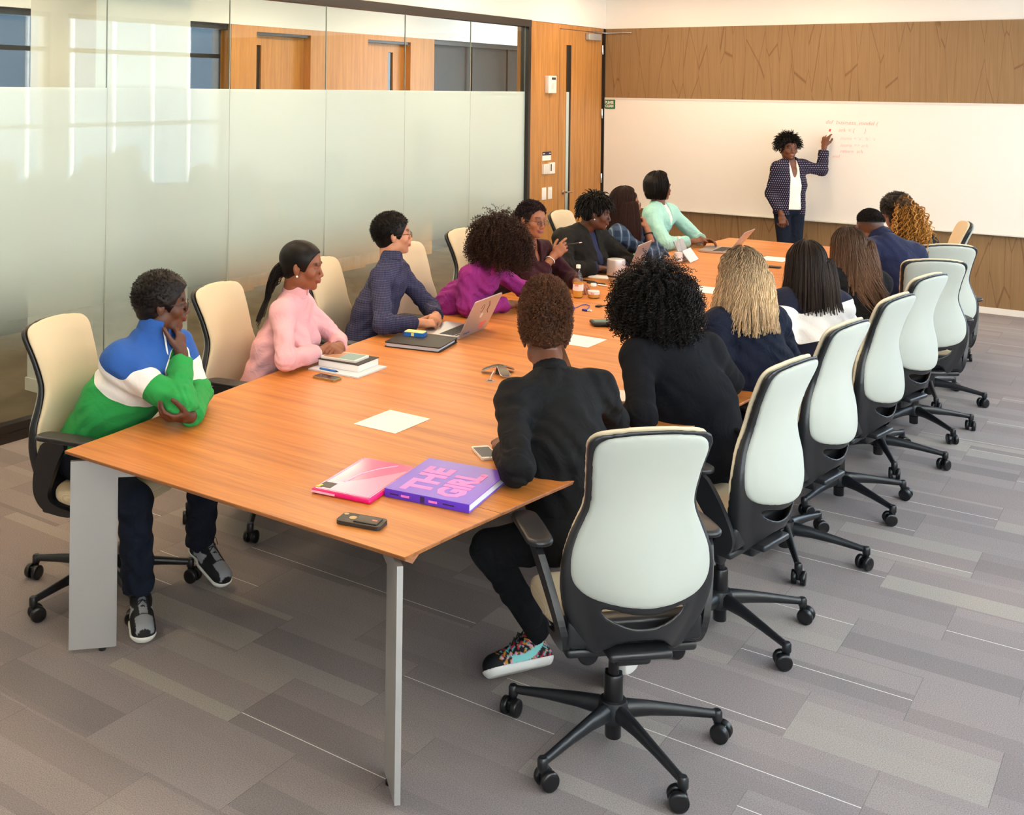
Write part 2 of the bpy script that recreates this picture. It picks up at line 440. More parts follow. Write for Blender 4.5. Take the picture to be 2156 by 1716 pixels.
def glass_mats():
    def base(name, frost, tint=(.93, .97, .95)):
        m = bpy.data.materials.new(name); m.use_nodes = True; MATS[name] = m; nt = m.node_tree; nt.nodes.clear()
        out = N(nt, 'ShaderNodeOutputMaterial'); tr = N(nt, 'ShaderNodeBsdfTransparent'); tr.inputs[0].default_value = (*tint, 1)
        gl = N(nt, 'ShaderNodeBsdfGlossy'); gl.inputs['Roughness'].default_value = 0.0
        ge = N(nt, 'ShaderNodeNewGeometry'); io = N(nt, 'ShaderNodeMapRange'); io.inputs['To Min'].default_value = 1.52; io.inputs['To Max'].default_value = 1 / 1.52
        nt.links.new(ge.outputs['Backfacing'], io.inputs[0]); fr = N(nt, 'ShaderNodeFresnel'); nt.links.new(io.outputs[0], fr.inputs['IOR'])
        body = tr.outputs[0]
        if frost:
            tc = N(nt, 'ShaderNodeTexCoord'); sx = N(nt, 'ShaderNodeSeparateXYZ'); nt.links.new(tc.outputs['Object'], sx.inputs[0])
            mr = N(nt, 'ShaderNodeMapRange', interpolation_type='SMOOTHSTEP'); mr.inputs['From Min'].default_value = .42; mr.inputs['From Max'].default_value = 1.18; nt.links.new(sx.outputs[2], mr.inputs[0])
            top = math_(nt, 'LESS_THAN', sx.outputs[2], 2.068)
            f = math_(nt, 'MULTIPLY', math_(nt, 'MULTIPLY', mr.outputs[0], top), .97)
            di = N(nt, 'ShaderNodeBsdfDiffuse'); di.inputs[0].default_value = (*rgb('#dfece8'), 1)
            tl = N(nt, 'ShaderNodeBsdfTranslucent'); tl.inputs[0].default_value = (*rgb('#dfece8'), 1)
            ms = N(nt, 'ShaderNodeMixShader'); ms.inputs[0].default_value = .42; nt.links.new(di.outputs[0], ms.inputs[1]); nt.links.new(tl.outputs[0], ms.inputs[2])
            m2 = N(nt, 'ShaderNodeMixShader'); nt.links.new(f, m2.inputs[0]); nt.links.new(tr.outputs[0], m2.inputs[1]); nt.links.new(ms.outputs[0], m2.inputs[2])
            body = m2.outputs[0]
        mx = N(nt, 'ShaderNodeMixShader'); nt.links.new(fr.outputs[0], mx.inputs[0]); nt.links.new(body, mx.inputs[1]); nt.links.new(gl.outputs[0], mx.inputs[2])
        nt.links.new(mx.outputs[0], out.inputs[0])
    base('partition_glass', True); base('window_glass', False, (.97, .98, .98)); base('clear_glass', False, (.97, .98, .97))
glass_mats()

# ================================================================== ROOM SHELL
YB = -13.6; ZC = 3.3
struct('floor', MB().box(-2.9, WX + .3, YB - .2, 3.2, -.1, 0), 'carpet')
mat('carpet_corridor', '#6a5a44', rough=1, var=.25, vscale=3, bump=.4, bscale=260)
struct('floor_corridor', MB().box(-2.9, -.06, YB - .2, 3.2, -.09, .004), 'carpet_corridor')
struct('ceiling', MB().box(-.12, WX + .3, YB - .2, .2, ZC, ZC + .1), 'ceiling_white')
struct('wall_back', MB().box(-.2, WX + .3, .0, .2, 0, ZC), 'plaster_white')
struct('wall_front', MB().box(-.2, WX + .3, YB - .2, YB, 0, ZC), 'plaster_white')
struct('wall_left', MB().box(-.12, .012, YB, 0, 2.808, ZC), 'plaster_white')
# veneer panelling on the back wall, above and below the whiteboard
struct('trim_1', MB().box(.02, WX, -.012, 0, 2.005, 2.806), 'panel_veneer')
struct('trim_2', MB().box(.02, WX, -.012, 0, .06, .757), 'panel_veneer')
struct('baseboard_back', MB().box(.02, WX, -.02, 0, 0, .0595), 'baseboard')
struct('trim_3', MB().box(.0, .02, -.03, 0, 0, 2.806), 'frame_black')
# window wall on the right
sh = MB(); sh.box(WX, WX + .3, YB, 0, 0, .65); sh.box(WX, WX + .3, YB, 0, 3.0, ZC)
for ya, yb in ((-3.11, -2.88), (-6.12, -5.9), (-9.17, -8.95), (YB, -13.4)): sh.box(WX, WX + .3, ya, yb, .65, 3.0)
struct('wall_right', sh, 'plaster_white')
for k, (ya, yb) in enumerate(((-2.88, 0.0), (-5.9, -3.11), (-8.95, -6.12), (-13.4, -9.17))):
    fr = MB()
    for z in (.65, 1.53, 2.5, 2.94): fr.box(WX + .05, WX + .12, ya, yb, z, z + .06)
    fr.box(WX + .05, WX + .12, ya, ya + .05, .65, 3.0); fr.box(WX + .05, WX + .12, yb - .05, yb, .65, 3.0)
    n = 2 if yb - ya < 3.5 else 3
    fo = struct('window_%d' % (k + 1), fr, 'frame_black')
    pn = MB().box(WX + .08, WX + .09, ya + .03, yb - .03, .68, 2.97).build('pane', 'window_glass', fo)
# ---- left: glazed partition, wooden panel, door
GY = [-13.5, -12.68, -11.6, -10.51, -9.42, -8.42, -7.326, -6.219, -5.13, -4.042, -2.959, -1.895]
fr = MB(); fr.box(-.05, .05, YB, -1.84, 0, .05); fr.box(-.035, .035, YB, -1.84, .05, .10)
struct('trim_4', fr, 'frame_black')
struct('trim_5', MB().box(-.05, .045, YB, -1.84, 2.735, 2.808), 'frame_black')
struct('trim_6', MB().box(-.05, .045, -1.895, -1.845, .1, 2.735), 'frame_black')
mat('glass_joint', '#aab2a6', rough=.3)
for k in range(len(GY) - 1):
    g = MB().box(-.006, .006, GY[k] + .003, GY[k + 1] - .003, .09, 2.74)
    o = struct('glass_wall_panel', g, 'partition_glass'); o['kind'] = 'structure'
    MB().box(-.005, .005, GY[k + 1] - .003, GY[k + 1] + .003, .10, 2.735).build('seal', 'glass_joint', o)
pw = MB(); pw.box(-.12, .0, -1.845, -1.13, 0, 2.807); pw.box(-.0, .03, -1.845, -1.70, 0, 2.807)
pw2 = MB(); pw2.box(-.12, .0, -1.845, -1.72, 0, 2.807); pw2.prism([(-.12, -1.72), (0.0, -1.72), (.0, -1.13), (-.12, -1.13)], 0, 2.807); pw2.prism([(0, -1.845), (.028, -1.845), (0, -1.68)], 0, 2.807)
pw2.box(-.12, 0, -1.13, -.03, 2.76, 2.807)
struct('wall_left_panel', pw2, 'oak_veneer')
# door with a slit of glass
d = MB(); z0, z1 = .005, 2.752; ya, yb = -1.118, -.055
d.box(-.06, -.004, ya, -.955, z0, z1); d.box(-.06, -.004, -.845, yb, z0, z1); d.box(-.06, -.004, -.955, -.845, 2.585, z1); d.box(-.06, -.004, -.955, -.845, z0, .25)
door = struct('door_1', d, 'oak_veneer')
MB().box(-.020, -.012, -.953, -.847, .25, 2.585).build('glass_slit', 'partition_glass', door)
fm = MB(); fm.box(-.062, -.002, -.957, -.953, .25, 2.585); fm.box(-.062, -.002, -.866, -.841, .25, 2.585); fm.build('slit_frame', 'frame_black', door)
hd = MB(); hd.lathe([(.026, 0), (.026, .008), (.012, .012), (.012, .045)], 16, mtx=Matrix.Translation((-.004, -1.01, .97)) @ Matrix.Rotation(R(90), 4, 'Y')); hd.tube([(.04, -1.01, .97), (.042, -.97, .97), (.042, -.88, .97)], .010)
hd.build('door_handle', 'chrome', door)
for z in (2.56, 1.82, 1.07, .3):
    MB().lathe([(.012, -.055), (.014, -.05), (.014, .05), (.012, .055)], 10, c=(.005, -.062, z)).build('hinge', 'chrome', door)
cl = MB(); cl.box(-.003, .05, -.50, -.19, 2.66, 2.735, bev=.006); cl.build('door_closer', 'silver_paint', door)
MB().box(.01, .028, -.36, .0 - .015, 2.752, 2.764).box(.01, .35, -.03, -.016, 2.752, 2.762).build('closer_arm', 'chrome', door)
struct('trim_7', MB().box(-.06, .0, -.05, -.02, 0, 2.757).box(-.03, .0, -1.13, -1.122, 0, 2.757), 'frame_black')

# ---- corridor beyond the glass
CX = -2.2
struct('wall_corridor_upper', MB().box(CX - .2, CX, YB, 3.2, 2.71, 3.1), 'plaster_white')
struct('ceiling_corridor', MB().box(CX - .2, -.12, YB, 3.2, 3.1, 3.2), 'ceiling_white')
cw = MB(); cw.box(CX - .2, CX, -3.93, -3.56, 0, 2.71); cw.box(CX - .2, CX, -2.70, -1.67, 0, 2.71); cw.box(CX - .2, CX, -.80, -.28, 0, 2.71)
cw.box(CX - .2, CX, -3.56, -2.70, 2.65, 2.71); cw.box(CX - .2, CX, -1.67, -.80, 2.65, 2.71)
struct('wall_corridor', cw, 'oak_corridor')
for nn, (a, b_, s0) in enumerate(((-3.56, -2.70, -3.48), (-1.67, -.80, -1.13))):
    dd = MB(); x0, x1 = CX - .14, CX - .10
    dd.box(x0, x1, a, s0, 0, 2.62); dd.box(x0, x1, s0 + .1, b_, 0, 2.62); dd.box(x0, x1, s0, s0 + .1, 2.52, 2.62); dd.box(x0, x1, s0, s0 + .1, 0, .3)
    dob = struct('door_%d' % (nn + 2), dd, 'oak_corridor')
    MB().box(x0 + .01, x0 + .02, s0, s0 + .1, .3, 2.52).build('slit_pane', 'black_gloss', dob)
    MB().box(x0, CX - .02, a, b_, 2.62, 2.65).build('door_head', 'frame_black', dob)
struct('wall_corridor_dark', MB().box(CX - .2, CX - .15, YB, -3.93, 0, 2.71).box(CX - .2, CX - .15, -.28, 3.2, 0, 2.71), 'dark_room')
dk = MB()
for y in (-.28, .75, 1.7, 2.6): dk.box(CX - .1, CX - .07, y, y + .03, 0, 2.68)
dk.box(CX - .1, CX - .05, -.28, 3.2, 2.65, 2.71); dk.box(CX - .1, CX - .05, YB, -3.93, 2.65, 2.71)
struct('trim_8', dk, 'frame_black')
struct('wall_corridor_end', MB().box(CX - .2, 0, 3.0, 3.2, 0, 3.1).box(CX - .2, 0, YB - .2, YB, 0, 3.1), 'plaster_white')
struct('column_corridor', MB().box(-.82, -.14, -7.3, -6.47, .09, 3.1), 'plaster_white')
struct('baseboard_column', MB().box(-.83, -.13, -7.31, -6.46, 0, .09), 'baseboard')

# ---- lamps: recessed ceiling luminaires in the room, and in the corridor
WARM = (1.0, .73, .45)
mm, nt, b = newmat('lamp_diffuser'); b.inputs['Base Color'].default_value = (.9, .9, .9, 1); b.inputs['Emission Color'].default_value = (*WARM, 1); b.inputs['Emission Strength'].default_value = LAMP = 15.0
mm, nt, b = newmat('lamp_diffuser_corridor'); b.inputs['Base Color'].default_value = (.9, .9, .9, 1); b.inputs['Emission Color'].default_value = (1, .86, .64, 1); b.inputs['Emission Strength'].default_value = 27.0
ORD = ('nearest the whiteboard', 'second from the whiteboard', 'third from the whiteboard', 'fourth from the whiteboard', 'farthest from the whiteboard')
for x, ys, rw in ((.95, (-1.2, -3.4, -5.8, -8.2, -10.6), 'glass wall'), (2.55, (-1.2, -3.4, -5.8, -8.2), 'table centre')):
    for k, y in enumerate(ys):
        t = thing('ceiling_light', 'square ceiling light in the %s row, %s' % (rw, ORD[k]), 'ceiling light', (x, y, ZC), group='recessed ceiling lights')
        MB().box(-.31, .31, -.31, .31, -.022, -.001).box(-.29, .29, -.29, .29, -.03, -.02).build('frame', 'white_plastic', t)
        MB().box(-.27, .27, -.27, .27, -.036, -.031).build('diffuser', 'lamp_diffuser', t)
for y, w_ in ((-11, 'first'), (-8.6, 'second'), (-6.2, 'third'), (-3.8, 'fourth'), (-1.4, 'fifth'), (1.2, 'sixth')):
    t = thing('corridor_light', 'long corridor ceiling light, %s of the line from the near end' % w_, 'ceiling light', (-1.1, y, 3.1), group='corridor ceiling lights')
    MB().box(-.12, .12, -.62, .62, -.02, -.001).build('frame', 'white_plastic', t)
    MB().box(-.1, .1, -.6, .6, -.03, -.021).build('diffuser', 'lamp_diffuser_corridor', t)

# ---- the street outside
mat('facade_pale', '#cfc6b8', rough=.9); mat('facade_window', '#40505c', rough=.15); mat('street', '#8a8a8a', rough=.9); mat('facade_blue', '#5b6f80', rough=.3)
fc = MB(); fc.box(24, 30, -34, -1.0, -12, 22)
fa = struct('building_opposite', fc, 'facade_pale'); del fa['kind']; tag(fa, 'pale masonry building across the street seen mirrored in the glass wall', 'building')
for i in range(14):
    for j in range(9):
        y = -33 + i * 2.3; z = -10 + j * 3.4
        if y < -2.5: MB().box(23.9, 24.05, y, y + 1.1, z, z + 1.9).build('facade_window', 'facade_window', fa)
fb = MB().box(22, 30, 3.0, 16, -12, 22); f2 = struct('glass_building', fb, 'facade_blue'); del f2['kind']; tag(f2, 'blue glazed tower across the street at the corner', 'building')
for i in range(8): MB().box(21.9, 22.05, 3.2 + i * 1.6, 3.28 + i * 1.6, -12, 22).build('mullion', 'board_trim', f2)
struct('street_ground', MB().box(WX + .4, 60, -60, 60, -12.2, -12), 'street')
# ================================================================== WHITEBOARD AND WALL FITTINGS
wb_ = thing('whiteboard', 'long white wall board with faint red handwriting behind the presenter', 'whiteboard', (0, 0, 0))
MB().box(.03, 5.9, -.024, -.0125, .775, 1.995).build('writing_surface', 'board_white', wb_)
MB().box(.022, 5.91, -.03, -.0125, 1.99, 2.008).box(.022, 5.91, -.03, -.0125, .757, .776).box(.022, .032, -.03, -.0125, .77, 2.0).box(.3, 5.91, -.075, -.03, .757, .766).build('trim_rail', 'board_trim', wb_)
mat('marker_red', '#ee8f84', rough=.6); mat('marker_faint', '#f2b0a6', rough=.6)
TW_ = Matrix.Translation((0, -.0252, 0)) @ Matrix.Rotation(R(90), 4, 'X')
def wtext(s, x, z, size, rot=0, m='marker_red', shear=.25, nm='handwriting'):
    M4 = Matrix.Translation((x, -.0255, z)) @ Matrix.Rotation(R(90), 4, 'X') @ Matrix.Rotation(R(rot), 4, 'Z')
    return text_obj(nm, s, size, m, wb_, M4, ext=.0002, align='LEFT', bold=-.0008, shear=shear)
wtext('def  business_model (', 2.50, 1.79, .058, -.5)
wtext('ark = {      }', 2.63, 1.712, .056, -1)
wtext('items = \u2018a\u2019, \u2018b\u2019, \u2018c', 2.65, 1.628, .05, 0, 'marker_faint')
wtext('items >> ark', 2.65, 1.555, .052, 1, 'marker_faint')
wtext('return  ark', 2.65, 1.495, .05, 1)
wtext('end', 2.57, 1.44, .05, 1)
mat('sign_green', '#1f6b3e', rough=.5); mat('sign_white', '#f2efe4', rough=.5)
sg = thing('board_sign', 'small green sign reading PLEASE CLEAN at the board\u2019s top left corner', 'sign', (.085, -.0255, 1.93))
MB().box(-.07, .07, -.003, 0, -.053, .053).box(-.062, .062, -.0045, -.003, -.045, .045).build('plate', 'sign_green', sg)
for tx, z in (('PLEASE', .021), ('CLEAN', -.021)):
    text_obj('lettering', tx, .042, 'sign_white', sg, Matrix.Translation((0, -.005, z)) @ Matrix.Rotation(R(90), 4, 'X'), ext=.0005, bold=.0016, sx=.78)
def wallplate(name, label, cat, y0, y1, z0, z1, m='white_plastic', t=.012): # on the wooden panel, facing +x
    th = thing(name, label, cat, (0, (y0 + y1) / 2, (z0 + z1) / 2)); w, h = (y1 - y0) / 2, (z1 - z0) / 2
    MB().box(0.0005, t, -w, w, -h, h, bev=.003).build('cover', m, th); return th, w, h
t, w, h = wallplate('thermostat', 'white rectangular speaker alarm box high on the wooden panel', 'alarm', -1.455, -1.275, 2.055, 2.24, t=.045)
MB().lathe([(.035, 0), (.035, .003), (.03, .004)], 20, mtx=Matrix.Translation((.045, -.0, -.02)) @ Matrix.Rotation(R(90), 4, 'Y')).build('sounder', 'board_trim', t)
mat('ink_dark', '#3a3230', rough=.6)
MB().box(.045, .0465, -.02, .07, .05, .075).build('strobe', 'ink_dark', t)
t, w, h = wallplate('room_sign', 'room name plate with a dark navy top strip on the wooden panel', 'sign', -1.50, -1.305, 1.335, 1.43, t=.006)
mat('navy_print', '#26263c', rough=.5)
MB().box(.006, .0072, -w, w, .008, h).build('header_strip', 'navy_print', t)
MB().box(.0072, .0078, -w + .012, -w + .05, .024, .032).box(.0072, .0078, w - .05, w - .012, .024, .032).build('lettering', 'sign_white', t)
t, w, h = wallplate('card_reader', 'white wall switch with a sloping flap under the name plate', 'switch', -1.505, -1.385, 1.195, 1.30, t=.03)
MB().box(.03, .036, -w + .01, w - .02, -h + .008, h - .01, bev=.002).build('flap', 'board_trim', t)
t, w, h = wallplate('room_sensor', 'white thermostat with small display right of the wall switch', 'thermostat', -1.355, -1.235, 1.19, 1.31, t=.02)
MB().box(.02, .0215, .0, .045, -.02, .03).build('display', 'board_trim', t); MB().box(.02, .021, -.045, -.02, -.03, .045).build('marking', 'ink_dark', t)
for y0, y1, tx in ((-1.505, -1.415, 'left'), (-1.37, -1.285, 'right')):
    t, w, h = wallplate('light_switch', 'white light switch plate low on the wooden panel, %s of the pair' % tx, 'switch', y0, y1, .92, 1.05)
    MB().box(.012, .017, -.016, .016, -.035, .035, bev=.002).build('rocker', 'white_plastic', t)

# ================================================================== THE TABLE
TY = [(-9.385, .765), (-9.0, .80), (-8.4, .885), (-7.4, .99), (-6.4, 1.075), (-5.6, 1.10), (-4.8, 1.085), (-3.8, 1.035), (-3.0, .985), (-2.2, .93), (-1.80, .90)]
TCX = 3.025
tb = thing('conference_table', 'long boat-shaped wooden conference table with silver corner legs', 'table', (TCX, -5.6, 0))
hw = lambda y: float(np.interp(y, [a for a, _ in TY], [b for _, b in TY]))
ysm = np.linspace(-9.385, -1.80, 60)
def hws(y):  # smooth
    return sum(hw(min(max(y + d, -9.385), -1.8)) for d in (-.3, -.15, 0, .15, .3)) / 5 if -9.0 < y < -2.1 else hw(y)
half = [hws(y) for y in ysm]
top = [(-h_, y + 5.6) for h_, y in zip(half, ysm)]; out = [(TCX - h_ - TCX, y + 5.6) for h_, y in zip(half, ysm)] + [(h_, y + 5.6) for h_, y in reversed(list(zip(half, ysm)))]
out = out[::-1]
def ring(off): 
    P = np.array(out); c = P.mean(0); Q = []
    n = len(P)
    for i in range(n):
        a, b_ = P[i - 1], P[(i + 1) % n]; t_ = (b_ - a) / np.linalg.norm(b_ - a); nn = np.array([-t_[1], t_[0]])
        if nn @ (c - P[i]) < 0: nn = -nn
        Q.append(tuple(P[i] + nn * off))
    return Q
me = MB(); r0, r1, r2 = ring(.0015), ring(0), ring(.045); n = len(out)
V = [(x, y, .74) for x, y in r0] + [(x, y, .738) for x, y in r1] + [(x, y, .730) for x, y in r1] + [(x, y, .706) for x, y in r2]
F = [tuple(range(n))] + [tuple(reversed(range(3 * n, 4 * n)))]
for l in range(3):
    for i in range(n): j = (i + 1) % n; F.append((l * n + i, (l + 1) * n + i, (l + 1) * n + j, l * n + j))
me.add(V, F); me.mi = [0, 1] + [1] * (len(F) - 2)
o = me.build('tabletop', None, tb, mats=['table_wood', 'table_edge'])
mat('seam', '#5a3517', rough=.6)
sm_ = MB()
for y in (-8.925, -5.6, -2.3):
    h_ = hws(y); x0 = -h_ if y > -8 else .52
    MB().box(x0, h_, y + 5.6 - .0012, y + 5.6 + .0012, .7385, .7403).build('joint', 'seam', tb)
def tleg(cx, cy, ax, ay, parent=tb):
    """flat blade leg: outer corner (cx,cy), running inwards along (ax,ay)"""
    d = Vector((ax, ay, 0)).normalized(); s_ = Vector((-d.y, d.x, 0))
    M4 = Matrix(((d.x, s_.x, 0, cx), (d.y, s_.y, 0, cy), (0, 0, 1, 0), (0, 0, 0, 1)))
    b_ = MB(); b_.box(0, .165, -.009, .009, .012, .705, mtx=M4); b_.box(.165, .17, -.006, .006, .012, .64, mtx=M4)
    b_.prism([(.163, .640), (.44, .640), (.50, .705), (.163, .705)], -.0085, .0085, 'y', mtx=M4); b_.prism([(.110, .638), (.44, .638), (.50, .705), (.110, .705)], -.0105, -.0085, 'y', mtx=M4)
    lg = b_.build('leg', 'silver_paint', parent)
    MB().lathe([(.012, 0), (.014, .002), (.014, .012)], 12, c=tuple(M4 @ Vector((.12, 0, 0)))).build('levelling_foot', 'black_plastic', lg)
    return lg
yo = 5.6
tleg(-.742, -9.375 + yo, .68, .73); tleg(.742, -9.375 + yo, -.72, .69)
tleg(-.86, -1.83 + yo, .7, -.7); tleg(.86, -1.83 + yo, -.7, -.7)
for y in (-6.9, -4.3):
    for sx_ in (-1, 1): MB().box(sx_ * .35 - .02, sx_ * .35 + .02, y + yo - .09, y + yo + .09, .0, .705).build('leg', 'silver_paint', tb)
MB().box(-.35, .35, -7.0 + yo, -4.2 + yo, .665, .704).build('under_frame', 'black_plastic', tb)

# ================================================================== OFFICE CHAIR
mat('chair_frame', '#1c1d20', rough=.38, bump=.05, bscale=700)
mat('chair_cream', '#d8c5a3', rough=.85, bump=.35, bscale=1400, sheen=.2)
mat('chair_back_fabric', '#a9aca3', rough=.8, bump=.3, bscale=1600, sheen=.15)
mat('caster_black', '#141416', rough=.3)
def weave():
    m, nt, b = newmat('seat_weave')
    tc = N(nt, 'ShaderNodeTexCoord'); mp = N(nt, 'ShaderNodeMapping'); mp.inputs['Rotation'].default_value = (0, 0, R(45)); mp.inputs['Scale'].default_value = (110, 110, 110); nt.links.new(tc.outputs['Object'], mp.inputs[0])
    ck = N(nt, 'ShaderNodeTexBrick', i_Scale=1.0); nt.links.new(mp.outputs[0], ck.inputs['Vector']); ck.inputs['Color1'].default_value = (*rgb('#b99766'), 1); ck.inputs['Color2'].default_value = (*rgb('#a98555'), 1); ck.inputs['Mortar'].default_value = (*rgb('#e0cfae'), 1); ck.inputs['Mortar Size'].default_value = .09
    nt.links.new(ck.outputs[0], b.inputs['Base Color']); b.inputs['Roughness'].default_value = .9
weave()
_zk = [.30, .40, .51, .61, .70, .78, .85, .95, 1.14]
_pf = [-.19, -.225, -.262, -.276, -.262, -.240, -.234, -.256, -.335]
_ec = [.05, .085, .10, .095, .075, .055, .035, .025, .02]
_hw = [.10, .165, .222, .241, .236, .205, .173, .182, .208]
def smi(z, k):
    zz = np.clip(z, .30, 1.14); return sum(np.interp(zz + d, _zk, k) for d in (-.03, -.015, 0, .015, .03)).astype(np.float32) / 5
def smax(a, b, k): 
    h = np.clip(.5 + .5 * (a - b) / k, 0, 1); return b * (1 - h) + a * h + k * h * (1 - h)
def back_parts():
    def grid(h, lo=(-.29, -.36, .28), hi=(.29, -.02, 1.18)):
        s = SDF(lo, hi, h); X, Y, Z = s.ax[0][:, None, None], s.ax[1][None, :, None], s.ax[2][None, None, :]
        w = smi(Z, _hw); u = X / w; ys = smi(Z, _pf) + smi(Z, _ec) * u * u
        return s, X, Y, Z, w, ys
    def outline(X, Z, w, inset, ztop, zb, k):
        d = np.abs(X) - (w - inset); d = smax(d, Z - (ztop - .022 * (X / .19) ** 2), k); return smax(d, zb - Z, k)
    # black frame shell
    s, X, Y, Z, w, ys = grid(.0055)
    th = .015 + .012 * np.clip((.85 - Z) / .3, 0, 1)
    # thin web in the middle, deeper rim at the edges
    edge = np.clip((np.abs(X) - (w - .055)) / .05, 0, 1)
    ztop = 1.105; zb = .43 - .05 * np.exp(-((np.abs(X) - .135) / .05) ** 2) + .02 * np.exp(-(X / .09) ** 2)
    o2 = outline(X, Z, w, 0, ztop, zb, .045)
    tt = .006 + (th - .006) * edge
    sh = np.abs(Y - ys - (th - tt) * .0) - tt
    slot = np.sqrt((X / .125) ** 2 + ((Z - .515 - .05 * (X / .125) ** 2 * .6) / .020) ** 2) - 1; slot = slot * .020
    d = smax(smax(sh, o2, .008), -slot, .006)
    s.D = np.broadcast_to(d, s.n).astype(np.float32).copy(); frame = s.mesh(); frame = (relax(*frame, 12), frame[1])
    # rear upholstered panel
    s, X, Y, Z, w, ys = grid(.0055)
    zb = .565 + .03 * (X / .2) ** 2
    o2 = outline(X, Z, w, .012 + .012 * np.clip((.72 - Z) / .14, 0, 1), 1.093, zb, .06)
    d = smax(np.abs(Y - (ys - .013)) - .010 - .004 * np.clip(-o2 / .04, 0, 1), o2, .012)
    s.D = np.broadcast_to(d, s.n).astype(np.float32).copy(); rear = s.mesh(); rear = (relax(*rear, 6), rear[1])
    # front cushion
    s, X, Y, Z, w, ys = grid(.0055)
    o2 = outline(X, Z, w, -.001, 1.113, .57 + 0 * X, .05)
    d = smax(np.abs(Y - (ys + .026)) - .009 - .010 * np.clip(-o2 / .06, 0, 1), o2, .022)
    s.D = np.broadcast_to(d, s.n).astype(np.float32).copy(); front = s.mesh(); front = (relax(*front, 14), front[1])
    return frame, rear, front
_frame, _rear, _front = back_parts()
def caster_mb(ang, swivel):
    b_ = MB(); r = .345; cx, cy = r * math.cos(ang), r * math.sin(ang)
    off = -.014; sx_, sy_ = math.cos(swivel), math.sin(swivel)     # rolling direction
    M4 = Matrix(((sy_, 0, sx_, cx + off * sx_), (-sy_ * 0 - sx_ * -1 * -1, 0, sy_, cy + off * sy_), (0, 1, 0, .03), (0, 0, 0, 1)))
    ax = Vector((-sy_, sx_, 0)); fw = Vector((sx_, sy_, 0)); up = Vector((0, 0, 1))
    M4 = Matrix(((ax.x, fw.x, 0, cx + off * sx_), (ax.y, fw.y, 0, cy + off * sy_), (0, 0, 1, .03), (0, 0, 0, 1)))
    for s_ in (-1, 1):
        Mw = M4 @ Matrix.Translation((s_ * .0185, 0, 0)) @ Matrix.Rotation(R(90), 4, 'Y')
        b_.lathe([(.018, -.011), (.027, -.0105), (.0298, -.007), (.0298, .007), (.027, .0105), (.018, .011)], 24, mtx=Mw)
    b_.box(-.008, .008, -.016, .018, -.008, .022, bev=.004, mtx=M4)
    b_.lathe([(.006, .0), (.006, .05)], 10, c=(cx, cy, .03)); b_.lathe([(.012, .0), (.012, .02)], 12, c=(cx, cy, .052))
    return b_
